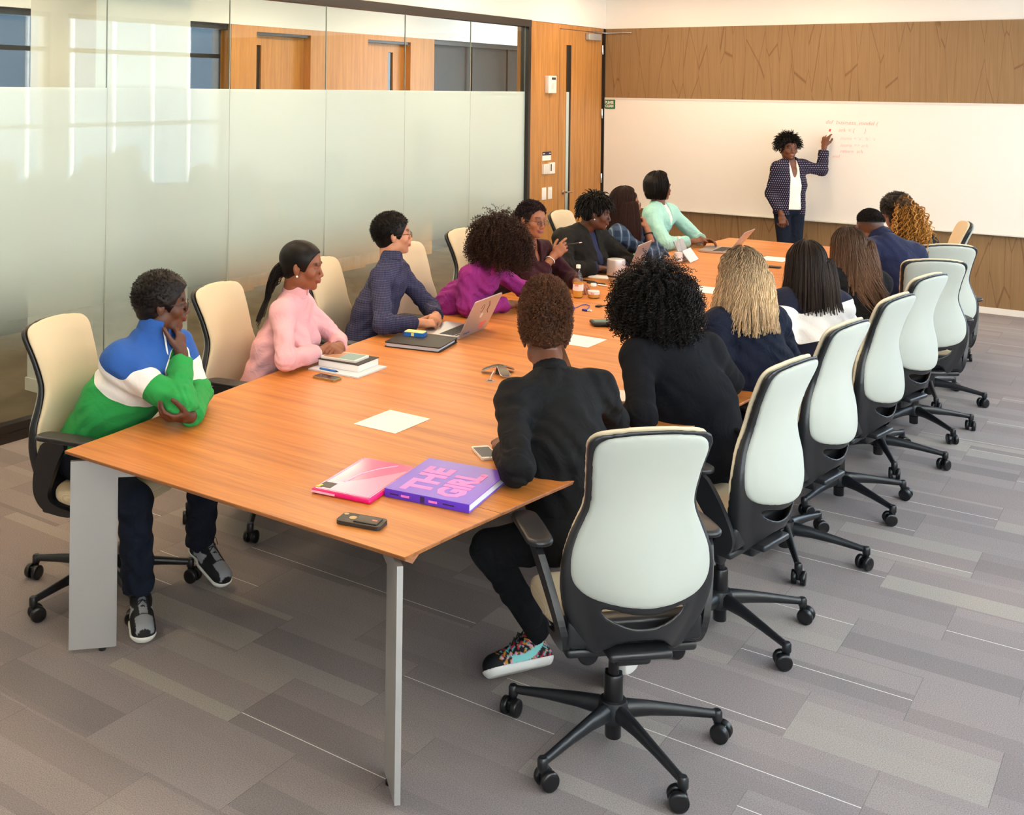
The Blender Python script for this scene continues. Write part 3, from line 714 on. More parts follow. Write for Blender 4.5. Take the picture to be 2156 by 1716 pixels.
def make_chair(phase, swivels):
    t = thing('office_chair', 'x', 'chair')
    # base: each spoke its own mesh
    for k in range(5):
        a = phase + k * 2 * PI / 5; c_, s_ = math.cos(a), math.sin(a)
        P = [(.02, .112, .032, .030), (.05, .116, .030, .030), (.12, .112, .023, .024), (.22, .100, .018, .018), (.32, .085, .016, .014), (.345, .083, .016, .013)]
        V = []; 
        for r, z, hw_, hh in P:
            for k2 in range(10):
                q = 2 * PI * k2 / 10; oy = math.cos(q) * hw_ * .8; oz = math.sin(q) * hh
                V.append((r * c_ - oy * s_, r * s_ + oy * c_, z + oz))
        F = [(i * 10 + j, i * 10 + (j + 1) % 10, (i + 1) * 10 + (j + 1) % 10, (i + 1) * 10 + j) for i in range(len(P) - 1) for j in range(10)]
        F += [tuple(range(10)), tuple(range((len(P) - 1) * 10, len(P) * 10))[::-1]]
        b_ = MB().add(V, F, True); b_.lathe([(.015, .062), (.0165, .066), (.0165, .09), (.012, .096)], 14, c=(.345 * c_, .345 * s_, 0))
        b_.build('base_leg', 'chair_frame', t)
        caster_mb(a, swivels[k]).build('caster', 'caster_black', t)
    MB().lathe([(.03, .075), (.048, .085), (.05, .12), (.042, .148), (.03, .15)], 20).build('hub', 'chair_frame', t)
    g = MB(); g.lathe([(.024, .028), (.0255, .03), (.0255, .145), (.029, .146), (.03, .15), (.03, .225), (.027, .23), (.017, .231), (.017, .35)], 18)
    g.build('gas_lift', 'caster_black', t)
    mch = MB(); mch.box(-.06, .06, -.17, .13, .335, .385, bev=.015); mch.box(-.21, .21, -.16, -.06, .365, .395, bev=.012); mch.box(-.20, .20, .0, .1, .375, .405, bev=.01)
    mch.tube([(.05, .08, .36), (.16, .09, .355), (.215, .09, .35)], .007); mch.lathe([(.03, 0), (.034, .004), (.034, .02), (.03, .024)], 18, mtx=Matrix.Translation((-.11, -.05, .33)) @ Matrix.Rotation(R(90), 4, 'X'))
    mch.build('mechanism', 'chair_frame', t)
    # seat
    s = SDF((-.27, -.24, .38), (.27, .28, .53), .0075); X, Y, Z = s.ax[0][:, None, None], s.ax[1][None, :, None], s.ax[2][None, None, :]
    zc = .452 - .9 * np.clip(Y - .14, 0, 1) ** 2 * 3 - .10 * X * X * 0 + .12 * np.clip(np.abs(X) - .12, 0, 1) ** 2
    wx = .238 - .25 * np.clip(-Y - .05, 0, 1) ** 2 * 3
    d = smax(smax(np.abs(X) - wx, np.abs(Y - .055) - .175, .12), np.abs(Z - zc) - .032, .03)
    s.D = np.broadcast_to(d, s.n).astype(np.float32).copy(); V, F = s.mesh(); from_arrays('seat_cushion', V, F, 'seat_weave', t)
    MB().box(-.205, .205, -.17, .19, .398, .43, bev=.012).box(-.215, .215, -.185, -.12, .41, .492, bev=.015).build('seat_pan', 'chair_frame', t)
    from_arrays('back_frame', *_frame, 'chair_frame', t); from_arrays('rear_panel', *_rear, 'chair_back_fabric', t); from_arrays('back_cushion', *_front, 'chair_cream', t)
    MB().box(-.10, .10, -.235, -.09, .385, .41, bev=.01).build('back_bracket', 'chair_frame', t)
    prof = [(.035, .692), (-.02, .62), (-.075, .52), (-.11, .455), (-.10, .42), (-.05, .405), (.0, .40), (.0, .372), (-.06, .368), (-.13, .375), (-.165, .40), (-.182, .45), (-.168, .52), (-.13, .62), (-.085, .692)]
    prof = [(a, b_) for a, b_ in chaikin(prof, 2, True)]
    for sx_ in (-1, 1):
        ar = MB(); V = []; n_ = len(prof)
        for o_ in (-.011, .011):
            for y, z in prof: V.append((sx_ * (.205 + (z - .37) * .235 + o_), y, z))
        F = [tuple(range(n_)), tuple(reversed(range(n_, 2 * n_)))] + [(i, n_ + i, n_ + (i + 1) % n_, (i + 1) % n_) for i in range(n_)]
        ar.add(V, F); a_ = ar.build('armrest', 'chair_frame', t)
        pd = SDF((-.06, -.17, .67), (.06, .18, .74), .006); X, Y, Z = pd.ax[0][:, None, None], pd.ax[1][None, :, None], pd.ax[2][None, None, :]
        dd_ = smax(smax(np.abs(X + .03 * Y) - .044, np.abs(Y) - .135, .05), np.abs(Z - .703 + .15 * Y * Y) - .011, .010)
        pd.D = np.broadcast_to(dd_, pd.n).astype(np.float32).copy(); V, F = pd.mesh(); V = V * np.array([sx_, 1, 1]) + np.array([sx_ * .272, .015, 0])
        if sx_ < 0: F = F[:, ::-1].copy()
        from_arrays('arm_pad', V, F, 'chair_frame', a_)
    return t
swv = [R(a) for a in (60, 210, 330, 120, 270)]
chair0 = make_chair(0.0, swv)
# facing angle = direction the sitter looks, degrees from +x counter-clockwise
CHAIRS = [
 # x, y, facing, label
 (4.13, -8.70, 135, 'white-backed office chair nearest the camera, behind the person in the black shirt', 'R'),
 (4.13, -7.72, 170, 'white-backed office chair behind the black-haired person in the dark top, second from the front', 'R'),
 (4.12, -6.85, 170, 'white-backed office chair behind the person with long blond hair', 'R'),
 (4.15, -6.02, 170, 'white-backed office chair behind the person in the striped sweater', 'R'),
 (4.16, -5.20, 165, 'white-backed office chair behind the person with long brown hair', 'R'),
 (4.20, -4.42, 122, 'white-backed office chair turned square to the camera near the far end of the row', 'R'),
 (4.14, -3.62, 122, 'white-backed office chair almost hidden behind the one turned to the camera', 'R'),
 (3.90, -2.45, 199, 'empty office chair turned sideways at the far right end of the table', 'R'),
 (1.99, -8.96, 12, 'tan office chair holding the person in the blue, white and green pullover', 'L'),
 (1.94, -7.97, 8, 'tan office chair behind the person in the pink shirt', 'L'),
 (1.80, -7.00, 8, 'tan office chair behind the person in the checked navy shirt', 'L'),
 (1.80, -6.18, 0, 'tan office chair behind the curly-haired person in purple', 'L'),
 (1.70, -5.35, 0, 'tan office chair behind the person in the maroon sweater', 'L'),
 (1.68, -4.55, 0, 'tan office chair hidden behind the person in the dark blazer', 'L'),
 (1.68, -3.80, 0, 'tan office chair behind the long-haired person in plaid', 'L'),
 (1.55, -2.75, 0, 'tan office chair behind the person in the mint jacket', 'L'),
]
PH = {0: -30, 1: -28, 2: 8, 3: -31, 4: 8, 5: 31, 6: 0, 7: 35, 8: -20}
rr = random.Random(3)
for i, (x, y, fa_, lb, sd_) in enumerate(CHAIRS):
    c = chair0 if i == 0 else copy_tree(chair0)
    tag(c, lb, 'chair', 'office chairs along the %s side of the table' % ('right' if sd_ == 'R' else 'left'))
    c.location = (x, y, 0); c.rotation_euler = (0, 0, R(fa_ - 90))
    ph = PH.get(i, rr.uniform(0, 72)) - (fa_ - 90)
    for ch in c.children:
        if ch.name.startswith(('base_leg', 'caster')): ch.rotation_euler = (0, 0, R(ph))
# ================================================================== PEOPLE: MATERIALS
def attr_mat(name, base=None, rough=.6, sheen=0, bump=0, bscale=300, attr='col', spec=None, sss=0, pattern=None, wrinkle=0):
    m, nt, b = newmat(name)
    if base is None:
        at = N(nt, 'ShaderNodeAttribute', attribute_name=attr); col = at.outputs['Color']
    else:
        rg = N(nt, 'ShaderNodeRGB'); rg.outputs[0].default_value = (*rgb(base), 1); col = rg.outputs[0]
    tc = N(nt, 'ShaderNodeTexCoord')
    if pattern: col = pattern(nt, tc, col)
    nt.links.new(col, b.inputs['Base Color']); b.inputs['Roughness'].default_value = rough
    if sheen: b.inputs['Sheen Weight'].default_value = sheen
    b.inputs['Specular IOR Level'].default_value = spec if spec is not None else .22
    if sss: b.inputs['Subsurface Weight'].default_value = sss; b.inputs['Subsurface Radius'].default_value = (.01, .004, .002); b.inputs['Subsurface Scale'].default_value = 1.0
    h = None
    if bump:
        nz = N(nt, 'ShaderNodeTexNoise', i_Scale=float(bscale), i_Detail=3.0); nt.links.new(tc.outputs['Object'], nz.inputs['Vector'])
        b1 = N(nt, 'ShaderNodeBump', i_Strength=bump, i_Distance=.002); nt.links.new(nz.outputs[0], b1.inputs['Height']); h = b1.outputs[0]
    if wrinkle:
        n2 = N(nt, 'ShaderNodeTexNoise', i_Scale=9.0, i_Detail=3.0, i_Distortion=1.6); nt.links.new(tc.outputs['Object'], n2.inputs['Vector'])
        b2 = N(nt, 'ShaderNodeBump', i_Strength=wrinkle, i_Distance=.03); nt.links.new(n2.outputs[0], b2.inputs['Height'])
        if h: nt.links.new(h, b2.inputs['Normal'])
        h = b2.outputs[0]
    if h: nt.links.new(h, b.inputs['Normal'])
    return m
attr_mat('skin', None, rough=.48, bump=.12, bscale=500, spec=.4)
attr_mat('eye_surface', None, rough=.1)
def hair_mat():
    m, nt, b = newmat('hair'); at = N(nt, 'ShaderNodeAttribute', attribute_name='col'); nt.links.new(at.outputs['Color'], b.inputs['Base Color'])
    b.inputs['Roughness'].default_value = .5; b.inputs['Specular IOR Level'].default_value = .22
hair_mat()
def grid_pattern(sp, w, dark):
    def f(nt, tc, col):
        sx = N(nt, 'ShaderNodeSeparateXYZ'); nt.links.new(tc.outputs['Object'], sx.inputs[0])
        a = math_(nt, 'ADD', sx.outputs[0], math_(nt, 'MULTIPLY', sx.outputs[1], .9))
        l1 = math_(nt, 'LESS_THAN', math_(nt, 'FRACT', math_(nt, 'MULTIPLY', a, 1 / sp)), w)
        l2 = math_(nt, 'LESS_THAN', math_(nt, 'FRACT', math_(nt, 'MULTIPLY', sx.outputs[2], 1 / sp)), w)
        return mixc(nt, math_(nt, 'MAXIMUM', l1, l2), col, dark)
    return f
def plaid_pattern(c2, c3):
    def f(nt, tc, col):
        sx = N(nt, 'ShaderNodeSeparateXYZ'); nt.links.new(tc.outputs['Object'], sx.inputs[0])
        a = math_(nt, 'ADD', sx.outputs[0], sx.outputs[1])
        w1 = math_(nt, 'SINE', math_(nt, 'MULTIPLY', a, 70.0)); w2 = math_(nt, 'SINE', math_(nt, 'MULTIPLY', sx.outputs[2], 80.0))
        s1 = math_(nt, 'GREATER_THAN', w1, .3); s2 = math_(nt, 'GREATER_THAN', w2, .3)
        c = mixc(nt, math_(nt, 'MULTIPLY', s1, .55), col, c2); c = mixc(nt, math_(nt, 'MULTIPLY', s2, .55), c, c2)
        return mixc(nt, math_(nt, 'MULTIPLY', math_(nt, 'GREATER_THAN', w1, .93), .8), c, c3)
    return f
def dots_pattern(sp, r, c2):
    def f(nt, tc, col):
        sx = N(nt, 'ShaderNodeSeparateXYZ'); nt.links.new(tc.outputs['Object'], sx.inputs[0])
        a = math_(nt, 'MULTIPLY', math_(nt, 'ADD', sx.outputs[0], math_(nt, 'MULTIPLY', sx.outputs[1], .6)), 1 / sp); z = math_(nt, 'MULTIPLY', sx.outputs[2], 1 / sp)
        row = math_(nt, 'FLOOR', z); a2 = math_(nt, 'ADD', a, math_(nt, 'MULTIPLY', math_(nt, 'MODULO', row, 2.0), .5))
        u = math_(nt, 'SUBTRACT', math_(nt, 'FRACT', a2), .5); v = math_(nt, 'SUBTRACT', math_(nt, 'FRACT', z), .5)
        d = math_(nt, 'SQRT', math_(nt, 'ADD', math_(nt, 'MULTIPLY', u, u), math_(nt, 'MULTIPLY', v, v)))
        return mixc(nt, math_(nt, 'LESS_THAN', d, r), col, c2)
    return f
def bands_pattern(stops):
    """colour by attribute s: [(limit, colour), ...] crisp borders"""
    def f(nt, tc, col):
        at = N(nt, 'ShaderNodeAttribute', attribute_name='s'); c = stops[0][1]
        for (lim, _), (_, nx) in zip(stops[:-1], stops[1:]): c = mixc(nt, math_(nt, 'GREATER_THAN', at.outputs['Fac'], lim), c, nx)
        return c
    return f
def seam_pattern(lims, dark):
    def f(nt, tc, col):
        at = N(nt, 'ShaderNodeAttribute', attribute_name='s'); c = col
        for l in lims: c = mixc(nt, math_(nt, 'LESS_THAN', math_(nt, 'ABSOLUTE', math_(nt, 'SUBTRACT', at.outputs['Fac'], l)), .0022), c, dark)
        return c
    return f
BLUE, WHITE, GREEN, NAVY = rgb('#2f5ba6'), rgb('#efebe6'), rgb('#2f9a4c'), rgb('#1b1e30')
attr_mat('cloth_tricolour', '#ffffff', rough=.9, bump=.3, bscale=700, sheen=.05, wrinkle=.25, pattern=bands_pattern([(.115, BLUE), (.225, WHITE), (9, GREEN)]))
attr_mat('cloth_striped', '#ffffff', rough=.9, bump=.3, bscale=700, sheen=.05, wrinkle=.25, pattern=bands_pattern([(.09, NAVY), (.235, WHITE), (.345, NAVY), (9, WHITE)]))
attr_mat('cloth_pink', '#e8b0b6', rough=.8, bump=.15, bscale=900, wrinkle=.32)
attr_mat('cloth_check', '#2c2f4c', rough=.85, bump=.15, bscale=900, wrinkle=.45, pattern=grid_pattern(.011, .13, rgb('#5b5870')))
attr_mat('cloth_purple', '#8f2a78', rough=.85, bump=.2, bscale=900, wrinkle=.5)
attr_mat('cloth_maroon', '#33121c', rough=.9, bump=.3, bscale=500, sheen=.05, wrinkle=.4)
attr_mat('cloth_charcoal', '#1e1c19', rough=.85, bump=.2, bscale=900, wrinkle=.5)
attr_mat('cloth_navyshirt', '#2a3050', rough=.8, bump=.2, bscale=900, wrinkle=.5)
attr_mat('cloth_plaid', '#2e3a50', rough=.85, bump=.2, bscale=900, wrinkle=.6, pattern=plaid_pattern(rgb('#4f6076'), rgb('#8795a4')))
attr_mat('cloth_mint', '#a3d3c7', rough=.75, bump=.1, bscale=900, wrinkle=.5)
attr_mat('cloth_white', '#ece6dc', rough=.8, bump=.1, bscale=900, wrinkle=.4)
attr_mat('cloth_black', '#0e0e10', rough=.8, bump=.15, bscale=900, wrinkle=.35, pattern=seam_pattern((.17,), rgb('#0c0c0e')))
attr_mat('cloth_darknavy', '#0b0c12', rough=.9, bump=.2, bscale=900, wrinkle=.2)
attr_mat('cloth_navy', '#10162a', rough=.8, bump=.15, bscale=900, wrinkle=.6)
attr_mat('cloth_blacktop', '#100e0f', rough=.85, bump=.2, bscale=900, wrinkle=.3)
attr_mat('cloth_indigo', '#171c3a', rough=.9, bump=.4, bscale=500, wrinkle=.3, sheen=.08)
attr_mat('cloth_dots', '#191a2e', rough=.85, bump=.1, bscale=900, wrinkle=.2, pattern=dots_pattern(.022, .19, rgb('#a592a2')))
attr_mat('denim', '#161d2c', rough=.9, bump=.3, bscale=900, wrinkle=.5)
attr_mat('trouser_black', '#151517', rough=.9, bump=.2, bscale=900, wrinkle=.5)
mat('pearl', '#f3efe8', rough=.25); mat('gold', '#c9a45a', rough=.3, metal=1); mat('spectacle', '#2a1c18', rough=.3); mat('wire_frame', '#6b6460', rough=.3, metal=.8)
mat('shoe_black', '#1b1b1d', rough=.6, bump=.2); mat('shoe_grey', '#8f9298', rough=.8, bump=.4, bscale=600); mat('shoe_white', '#e6e4e0', rough=.6); mat('zip_white', '#e8e4e0', rough=.5); mat('cuff_navy', '#1c2136', rough=.9, bump=.3)

# ================================================================== PEOPLE: ANATOMY
v3 = lambda *a: np.array(a, float)
def nrm(v): v = np.array(v, float); return v / max(np.linalg.norm(v), 1e-9)
def frame_of(yaw, pitch=0, roll=0):
    """columns right, forward, up"""
    y, p_ = R(yaw), R(pitch); f = v3(math.cos(y) * math.cos(p_), math.sin(y) * math.cos(p_), math.sin(p_))
    r = v3(math.sin(y), -math.cos(y), 0); u = np.cross(r, f); c, s_ = math.cos(R(roll)), math.sin(R(roll))
    return np.stack([r * c + u * s_, f, u * c - r * s_], 1)
def head_sdf(s, H, Rh, k=1.0):
    P = lambda x, y, z: H + Rh @ (v3(x, y, z) * k)
    E = lambda c, r, kk=.012, op='u': s.ell(P(*c), np.array(r) * k, kk * k, op, Rh)
    E((0, -.014, .038), (.076, .096, .084)); E((0, .020, .030), (.070, .072, .070), .02)
    E((0, .030, -.030), (.060, .060, .074), .02); E((0, .040, -.075), (.044, .045, .034), .02); E((0, .072, -.094), (.021, .018, .016), .014)
    for sx in (-1, 1):
        E((sx * .043, .060, -.022), (.024, .026, .026), .016); E((sx * .030, .087, .026), (.024, .010, .008), .010)
        E((sx * .032, .1005, .005), (.017, .0125, .0105), .008, 's')
        E((sx * .052, -.0, -.060), (.014, .030, .026), .02)
        # ears
        E((sx * .077, -.006, -.006), (.008, .017, .030), .005); E((sx * .084, -.010, .002), (.006, .013, .024), .004)
        E((sx * .088, -.003, .004), (.0045, .007, .015), .003, 's')
        E((sx * .0125, .100, -.034), (.0085, .009, .007), .006)
        # lids
        E((sx * .032, .0815, .0105), (.0175, .0115, .0055), .004); E((sx * .032, .0810, -.0068), (.0155, .0105, .0042), .004)
    s.cone(P(0, .088, .014), P(0, .106, -.026), .0065 * k, .0095 * k, .008 * k); E((0, .1065, -.030), (.0110, .0095, .0085), .006)
    E((0, .088, -.050), (.026, .014, .016), .012)
    E((0, .098, -.0555), (.0235, .0085, .0050), .004); E((0, .0965, -.0655), (.0205, .0090, .0062), .004)
def paint_skin(V, H, Rh, skin, k=1.0, lips=None):
    c = np.tile(np.array(skin), (len(V), 1)); L = (V - H) @ Rh / k
    x, y, z = L.T
    rng = np.random.RandomState(1); 
    mott = .93 + .10 * (np.sin(V[:, 0] * 61 + 2 * np.sin(V[:, 2] * 43)) * np.sin(V[:, 1] * 57 + V[:, 2] * 31) * .5 + .5); c *= mott[:, None]
    lp = (np.abs(x) < .0255) & (y > .075) & (np.abs(z + .060) < .0125 - .006 * (np.abs(x) / .025) ** 2)
    lc = np.array(lips if lips else (skin[0] * .85 + .05, skin[1] * .55 + .01, skin[2] * .55 + .01)); c[lp] = lc
    br = (y > .055) & (np.abs(np.abs(x) - .034) < .019) & (np.abs(z - .0335 + 6 * (np.abs(x) - .034) ** 2) < .0042); c[br] = c[br] * .22
    ck = np.exp(-(((np.abs(x) - .045) / .02) ** 2 + ((z + .02) / .02) ** 2)) * (y > .02); c[:, 0] *= 1 + .10 * ck
    return c
def hand_sdf(s, W, d, n, sgn, curl=.35, k=1.0, spread=.0, thumb=.5, curls=None):
    """W wrist, d along the hand, n the way the palm faces, sgn +1/-1 puts the thumb on side cross(n,d)*sgn"""
    W = np.array(W, float); d = nrm(d); n = nrm(n - np.dot(n, d) * d); sd = np.cross(n, d) * sgn
    s.cone(W + d * .000, W + d * .03, .024 * k, .021 * k, .01, side=sd, flat=1.25)
    s.cone(W + d * .028 * k, W + d * .080 * k, .0150 * k, .0135 * k, .010, side=sd, flat=2.65)
    s.cone(W + d * .02 * k + sd * .018 * k + n * .006, W + d * .05 * k + sd * .030 * k + n * .008, .014 * k, .012 * k, .010)
    for i, (o, L, r) in enumerate(((.031, .074, .0088), (.0105, .082, .0090), (-.0105, .076, .0086), (-.0305, .060, .0078))):
        p0 = W + d * (.088 - (0, 0, .003, .010)[i]) * k + sd * o * k
        cu = (curls[i] if curls else curl * (1 + .12 * i)); dr = nrm(d + sd * o * spread * 8)
        a = 0
        for j, fr in enumerate((.46, .30, .24)):
            a += cu * (1.0, 1.25, .8)[j]
            dd = dr * math.cos(a) + n * math.sin(a); p1 = p0 + dd * L * fr * k
            s.cone(p0, p1, r * k * (1 - .06 * j), r * k * (.95 - .07 * j), .0035 if j else .006); p0 = p1
    p0 = W + d * .030 * k + sd * .030 * k + n * .006; dd = nrm(sd * (.75 - .3 * thumb) + d * .62 + n * (.15 + .5 * thumb))
    for j, (L, r) in enumerate(((.040, .0120), (.032, .0100), (.024, .0090))):
        p1 = p0 + dd * L * k; s.cone(p0, p1, r * k, r * .93 * k, .006 if j == 0 else .003); p0 = p1; dd = nrm(dd + d * .22 - sd * .12 * thumb + n * .12 * thumb)

def ease(t): return t * t * (3 - 2 * t)
def hair_strands(H, Rh, rng, n, L, r0=.0016, steps=12, grav=.3, curl_r=0, curl_f=40, hl=(.42, -.02, -.62), k=1.0, part=None, lay=.02, out=1.0, sweep=None, tone=.25, back=0.0, colliders=(), tipw=.4, jitter=.15, regions=None, clump=0):
    """grow strands from the scalp; returns V,F,t"""
    U = rng.normal(size=(n * 5, 3)); U /= np.linalg.norm(U, axis=1)[:, None]
    lim = np.interp(U[:, 1], [-1, -.3, .35, 1], [hl[2], hl[1] - .28, hl[1] + .08, hl[0]])
    ok = U[:, 2] > lim
    if regions is not None: ok &= regions(U)
    U = U[ok][:n]; n = len(U)
    cs = v3(0, -.013, .034) * k; rad = v3(.078, .098, .088) * k
    Pl = cs + U * rad; nl = U / rad; nl /= np.linalg.norm(nl, axis=1)[:, None]
    P = H + Pl @ Rh.T; D = nl @ Rh.T
    Ls = rng.uniform(L[0], L[1], n); off = rng.uniform(0, lay, n)
    if sweep is not None: D = D * out + sweep(Pl / k, Rh)
    elif part is not None:
        # combed away from a parting: tangential, sideways and back
        D = D * out
    D += rng.normal(size=D.shape) * jitter; D /= np.linalg.norm(D, axis=1)[:, None]
    pts = [P.copy()]; seg = Ls / steps
    Hc = H + Rh @ cs
    for i in range(steps):
        g = grav * (.35 + 1.3 * i / steps)
        D = D + np.array([0, 0, -1.0]) * g; D /= np.linalg.norm(D, axis=1)[:, None]
        P = P + D * seg[:, None]
        # head collision in the head frame
        q = (P - Hc) @ Rh; rr_ = rad + (.004 + off)[:, None]; m = np.sqrt(((q / rr_) ** 2).sum(1)); ins = m < 1
        q[ins] /= m[ins][:, None]; P = Hc + q @ Rh.T
        for (a, b_, ra, rb) in colliders:
            ab = b_ - a; t = np.clip(((P - a) @ ab) / (ab @ ab), 0, 1); c = a + t[:, None] * ab; dv = P - c; dl = np.linalg.norm(dv, axis=1); R_ = ra + (rb - ra) * t + off * .6
            w = dl < R_; P[w] = c[w] + dv[w] / np.maximum(dl[w], 1e-6)[:, None] * R_[w][:, None]
        if i: D = .5 * D + .5 * (P - pts[-1]) / np.maximum(np.linalg.norm(P - pts[-1], axis=1), 1e-6)[:, None]; D /= np.linalg.norm(D, axis=1)[:, None]
        pts.append(P.copy())
    X = np.stack(pts, 1)          # n, S, 3
    if clump:
        gi = np.arange(n) % max(1, n // clump); t = np.linspace(0, 1, steps + 1)[None, :, None]; lead = X[gi]
        near = np.linalg.norm(X[:, 0] - lead[:, 0], axis=1)
        # nearest of the leaders by root
        LR = X[:max(1, n // clump), 0]; 
        gi = np.array([np.argmin(((LR - x) ** 2).sum(1)) for x in X[:, 0]]); lead = X[gi]; X = X * (1 - .75 * t) + lead * .75 * t + rng.normal(size=(n, 1, 3)) * .006 * t
    S = steps + 1
    return tubes(X, rng, r0, tipw, curl_r, curl_f, seg, tone)
def hair_fall(H, Rh, rng, n, zend=-.2, zvar=.03, lay=.03, flare=.0, w=.0018, wave=0, f=10, tone=.25, tipw=.5, k=1.0, body=(), phi=(0, 180), th0=(0, 105), jit=.004, front=62, drift=(0, 0, 0), curlin=0, steps=26, grow=.006, drift0=.0, twist=0, clump=0):
    """strands laid over the skull from the crown and then hanging down to a common hem"""
    ph = R(1) * rng.uniform(phi[0], phi[1], n) * np.where(rng.rand(n) < .5, -1, 1); t0 = R(1) * np.degrees(np.arccos(rng.uniform(math.cos(R(th0[1])), math.cos(R(th0[0])), n)))
    front_r = R(front); off = grow + lay * (1 - t0 / R(110)).clip(0, 1) * rng.uniform(.5, 1, n) + rng.uniform(0, .004, n)
    cs = v3(0, -.013, .034) * k; rad = v3(.077, .097, .087) * k
    # skull part: theta from t0 to 92 deg, about the WORLD vertical at the head
    te = R(92); m1 = steps // 2; pts = []
    sg = np.sign(ph); aph = np.abs(ph)
    for i in range(m1 + 1):
        th = t0 + (np.maximum(te, t0 + .01) - t0) * (i / m1); a_ = np.clip((th - .35) / .9, 0, 1)
        p_ = np.where(aph < front_r, aph * (1 - a_) + (front_r + (front_r - aph) * .55) * a_, aph) * sg
        u = np.stack([np.sin(p_) * np.sin(th), np.cos(p_) * np.sin(th), np.cos(th)], 1)
        pts.append(H + (cs + u * (rad + off[:, None])) @ Rh.T)
    P = pts[-1].copy(); hd = (P - (H + Rh @ cs)); hd[:, 2] = 0; hd /= np.linalg.norm(hd, axis=1)[:, None]
    ze = H[2] + zend + rng.uniform(-zvar, zvar, n); m2 = steps - m1; drop = np.maximum(P[:, 2] - ze, .01); dn = np.array(drift, float); jd = rng.normal(size=(n, 3)) * jit; jd[:, 2] = 0
    base = P.copy()
    for i in range(1, m2 + 1):
        q = i / m2; P = base.copy(); P[:, 2] -= drop * q; P += hd * (flare * q * drop[:, None] - curlin * q ** 2) + dn * (drift0 + q ** 1.6) * drop[:, None] + jd * q
        for (a, b_, ra, rb) in body:
            ab = b_ - a; t = np.clip(((P - a) @ ab) / (ab @ ab), 0, 1); c = a + t[:, None] * ab; dv = P - c; dv[:, 2] *= .3; dl = np.linalg.norm(dv, axis=1); R_ = ra + (rb - ra) * t + off * .4
            wv = dl < R_; P[wv] += dv[wv] / np.maximum(dl[wv], 1e-6)[:, None] * (R_ - dl)[wv][:, None]
        pts.append(P.copy())
    X = np.stack(pts, 1)
    if clump:
        t = np.linspace(0, 1, X.shape[1])[None, :, None] ** 1.5; L_ = X[:max(1, n // clump)]; gi = np.array([np.argmin(((L_[:, -1] - x) ** 2).sum(1)) for x in X[:, -1]]); X = X * (1 - .7 * t) + L_[gi] * .7 * t
    return tubes(X, rng, w, tipw, wave, f, np.full(n, np.mean(drop) / 12 + .012), tone)
def tubes(X, rng, r0, tipw, curl_r, curl_f, seg, tone, sides=3):
    n, S, _ = X.shape
    if curl_r:  # resample finer, then wind
        m = max(S, int(np.mean(seg) * S * curl_f * 5)); m = min(m, 60); ti = np.linspace(0, S - 1, m); a = np.floor(ti).astype(int).clip(0, S - 2); fr = (ti - a)[None, :, None]
        X = X[:, a] * (1 - fr) + X[:, a + 1] * fr; S = m
    T = np.gradient(X, axis=1); T /= np.maximum(np.linalg.norm(T, axis=2), 1e-7)[:, :, None]
    ref = rng.normal(size=(n, 1, 3)); A = np.cross(T, ref); A /= np.maximum(np.linalg.norm(A, axis=2), 1e-6)[:, :, None]; B = np.cross(T, A)
    t = np.linspace(0, 1, S)
    if curl_r:
        ph = rng.uniform(0, 2 * PI, (n, 1)); ln = (seg * 12)[:, None]; ang = ph + 2 * PI * curl_f * ln * t[None] * rng.uniform(.8, 1.2, (n, 1)); amp = curl_r * np.minimum(1, t * 4)[None] * rng.uniform(.6, 1.3, (n, 1))
        X = X + A * (np.cos(ang) * amp)[..., None] + B * (np.sin(ang) * amp)[..., None]
        T = np.gradient(X, axis=1); T /= np.maximum(np.linalg.norm(T, axis=2), 1e-7)[:, :, None]; A = np.cross(T, ref); A /= np.maximum(np.linalg.norm(A, axis=2), 1e-6)[:, :, None]; B = np.cross(T, A)
    w = r0 * (1 - (1 - tipw) * t ** 2)[None] * rng.uniform(.7, 1.3, (n, 1))
    Vs = []
    for q in range(sides):
        a = 2 * PI * q / sides; Vs.append(X + A * (math.cos(a) * w)[..., None] + B * (math.sin(a) * w)[..., None])
    V = np.stack(Vs, 2).reshape(-1, 3)
    idx = np.arange(n * S * sides).reshape(n, S, sides)
    F = np.stack([idx[:, :-1, :], np.roll(idx, -1, 2)[:, :-1, :], np.roll(idx, -1, 2)[:, 1:, :], idx[:, 1:, :]], -1).reshape(-1, 4)
    tn = np.repeat(1 + rng.uniform(-tone, tone, n), S * sides); tt = np.tile(np.repeat(t, sides), n)
    return V, F, tn, tt
def merge(parts):
    Vs, Fs, A, B = [], [], [], []; b = 0
    for V, F, a, t in parts: Vs.append(V); Fs.append(F + b); A.append(a); B.append(t); b += len(V)
    return np.concatenate(Vs), np.concatenate(Fs), np.concatenate(A), np.concatenate(B)
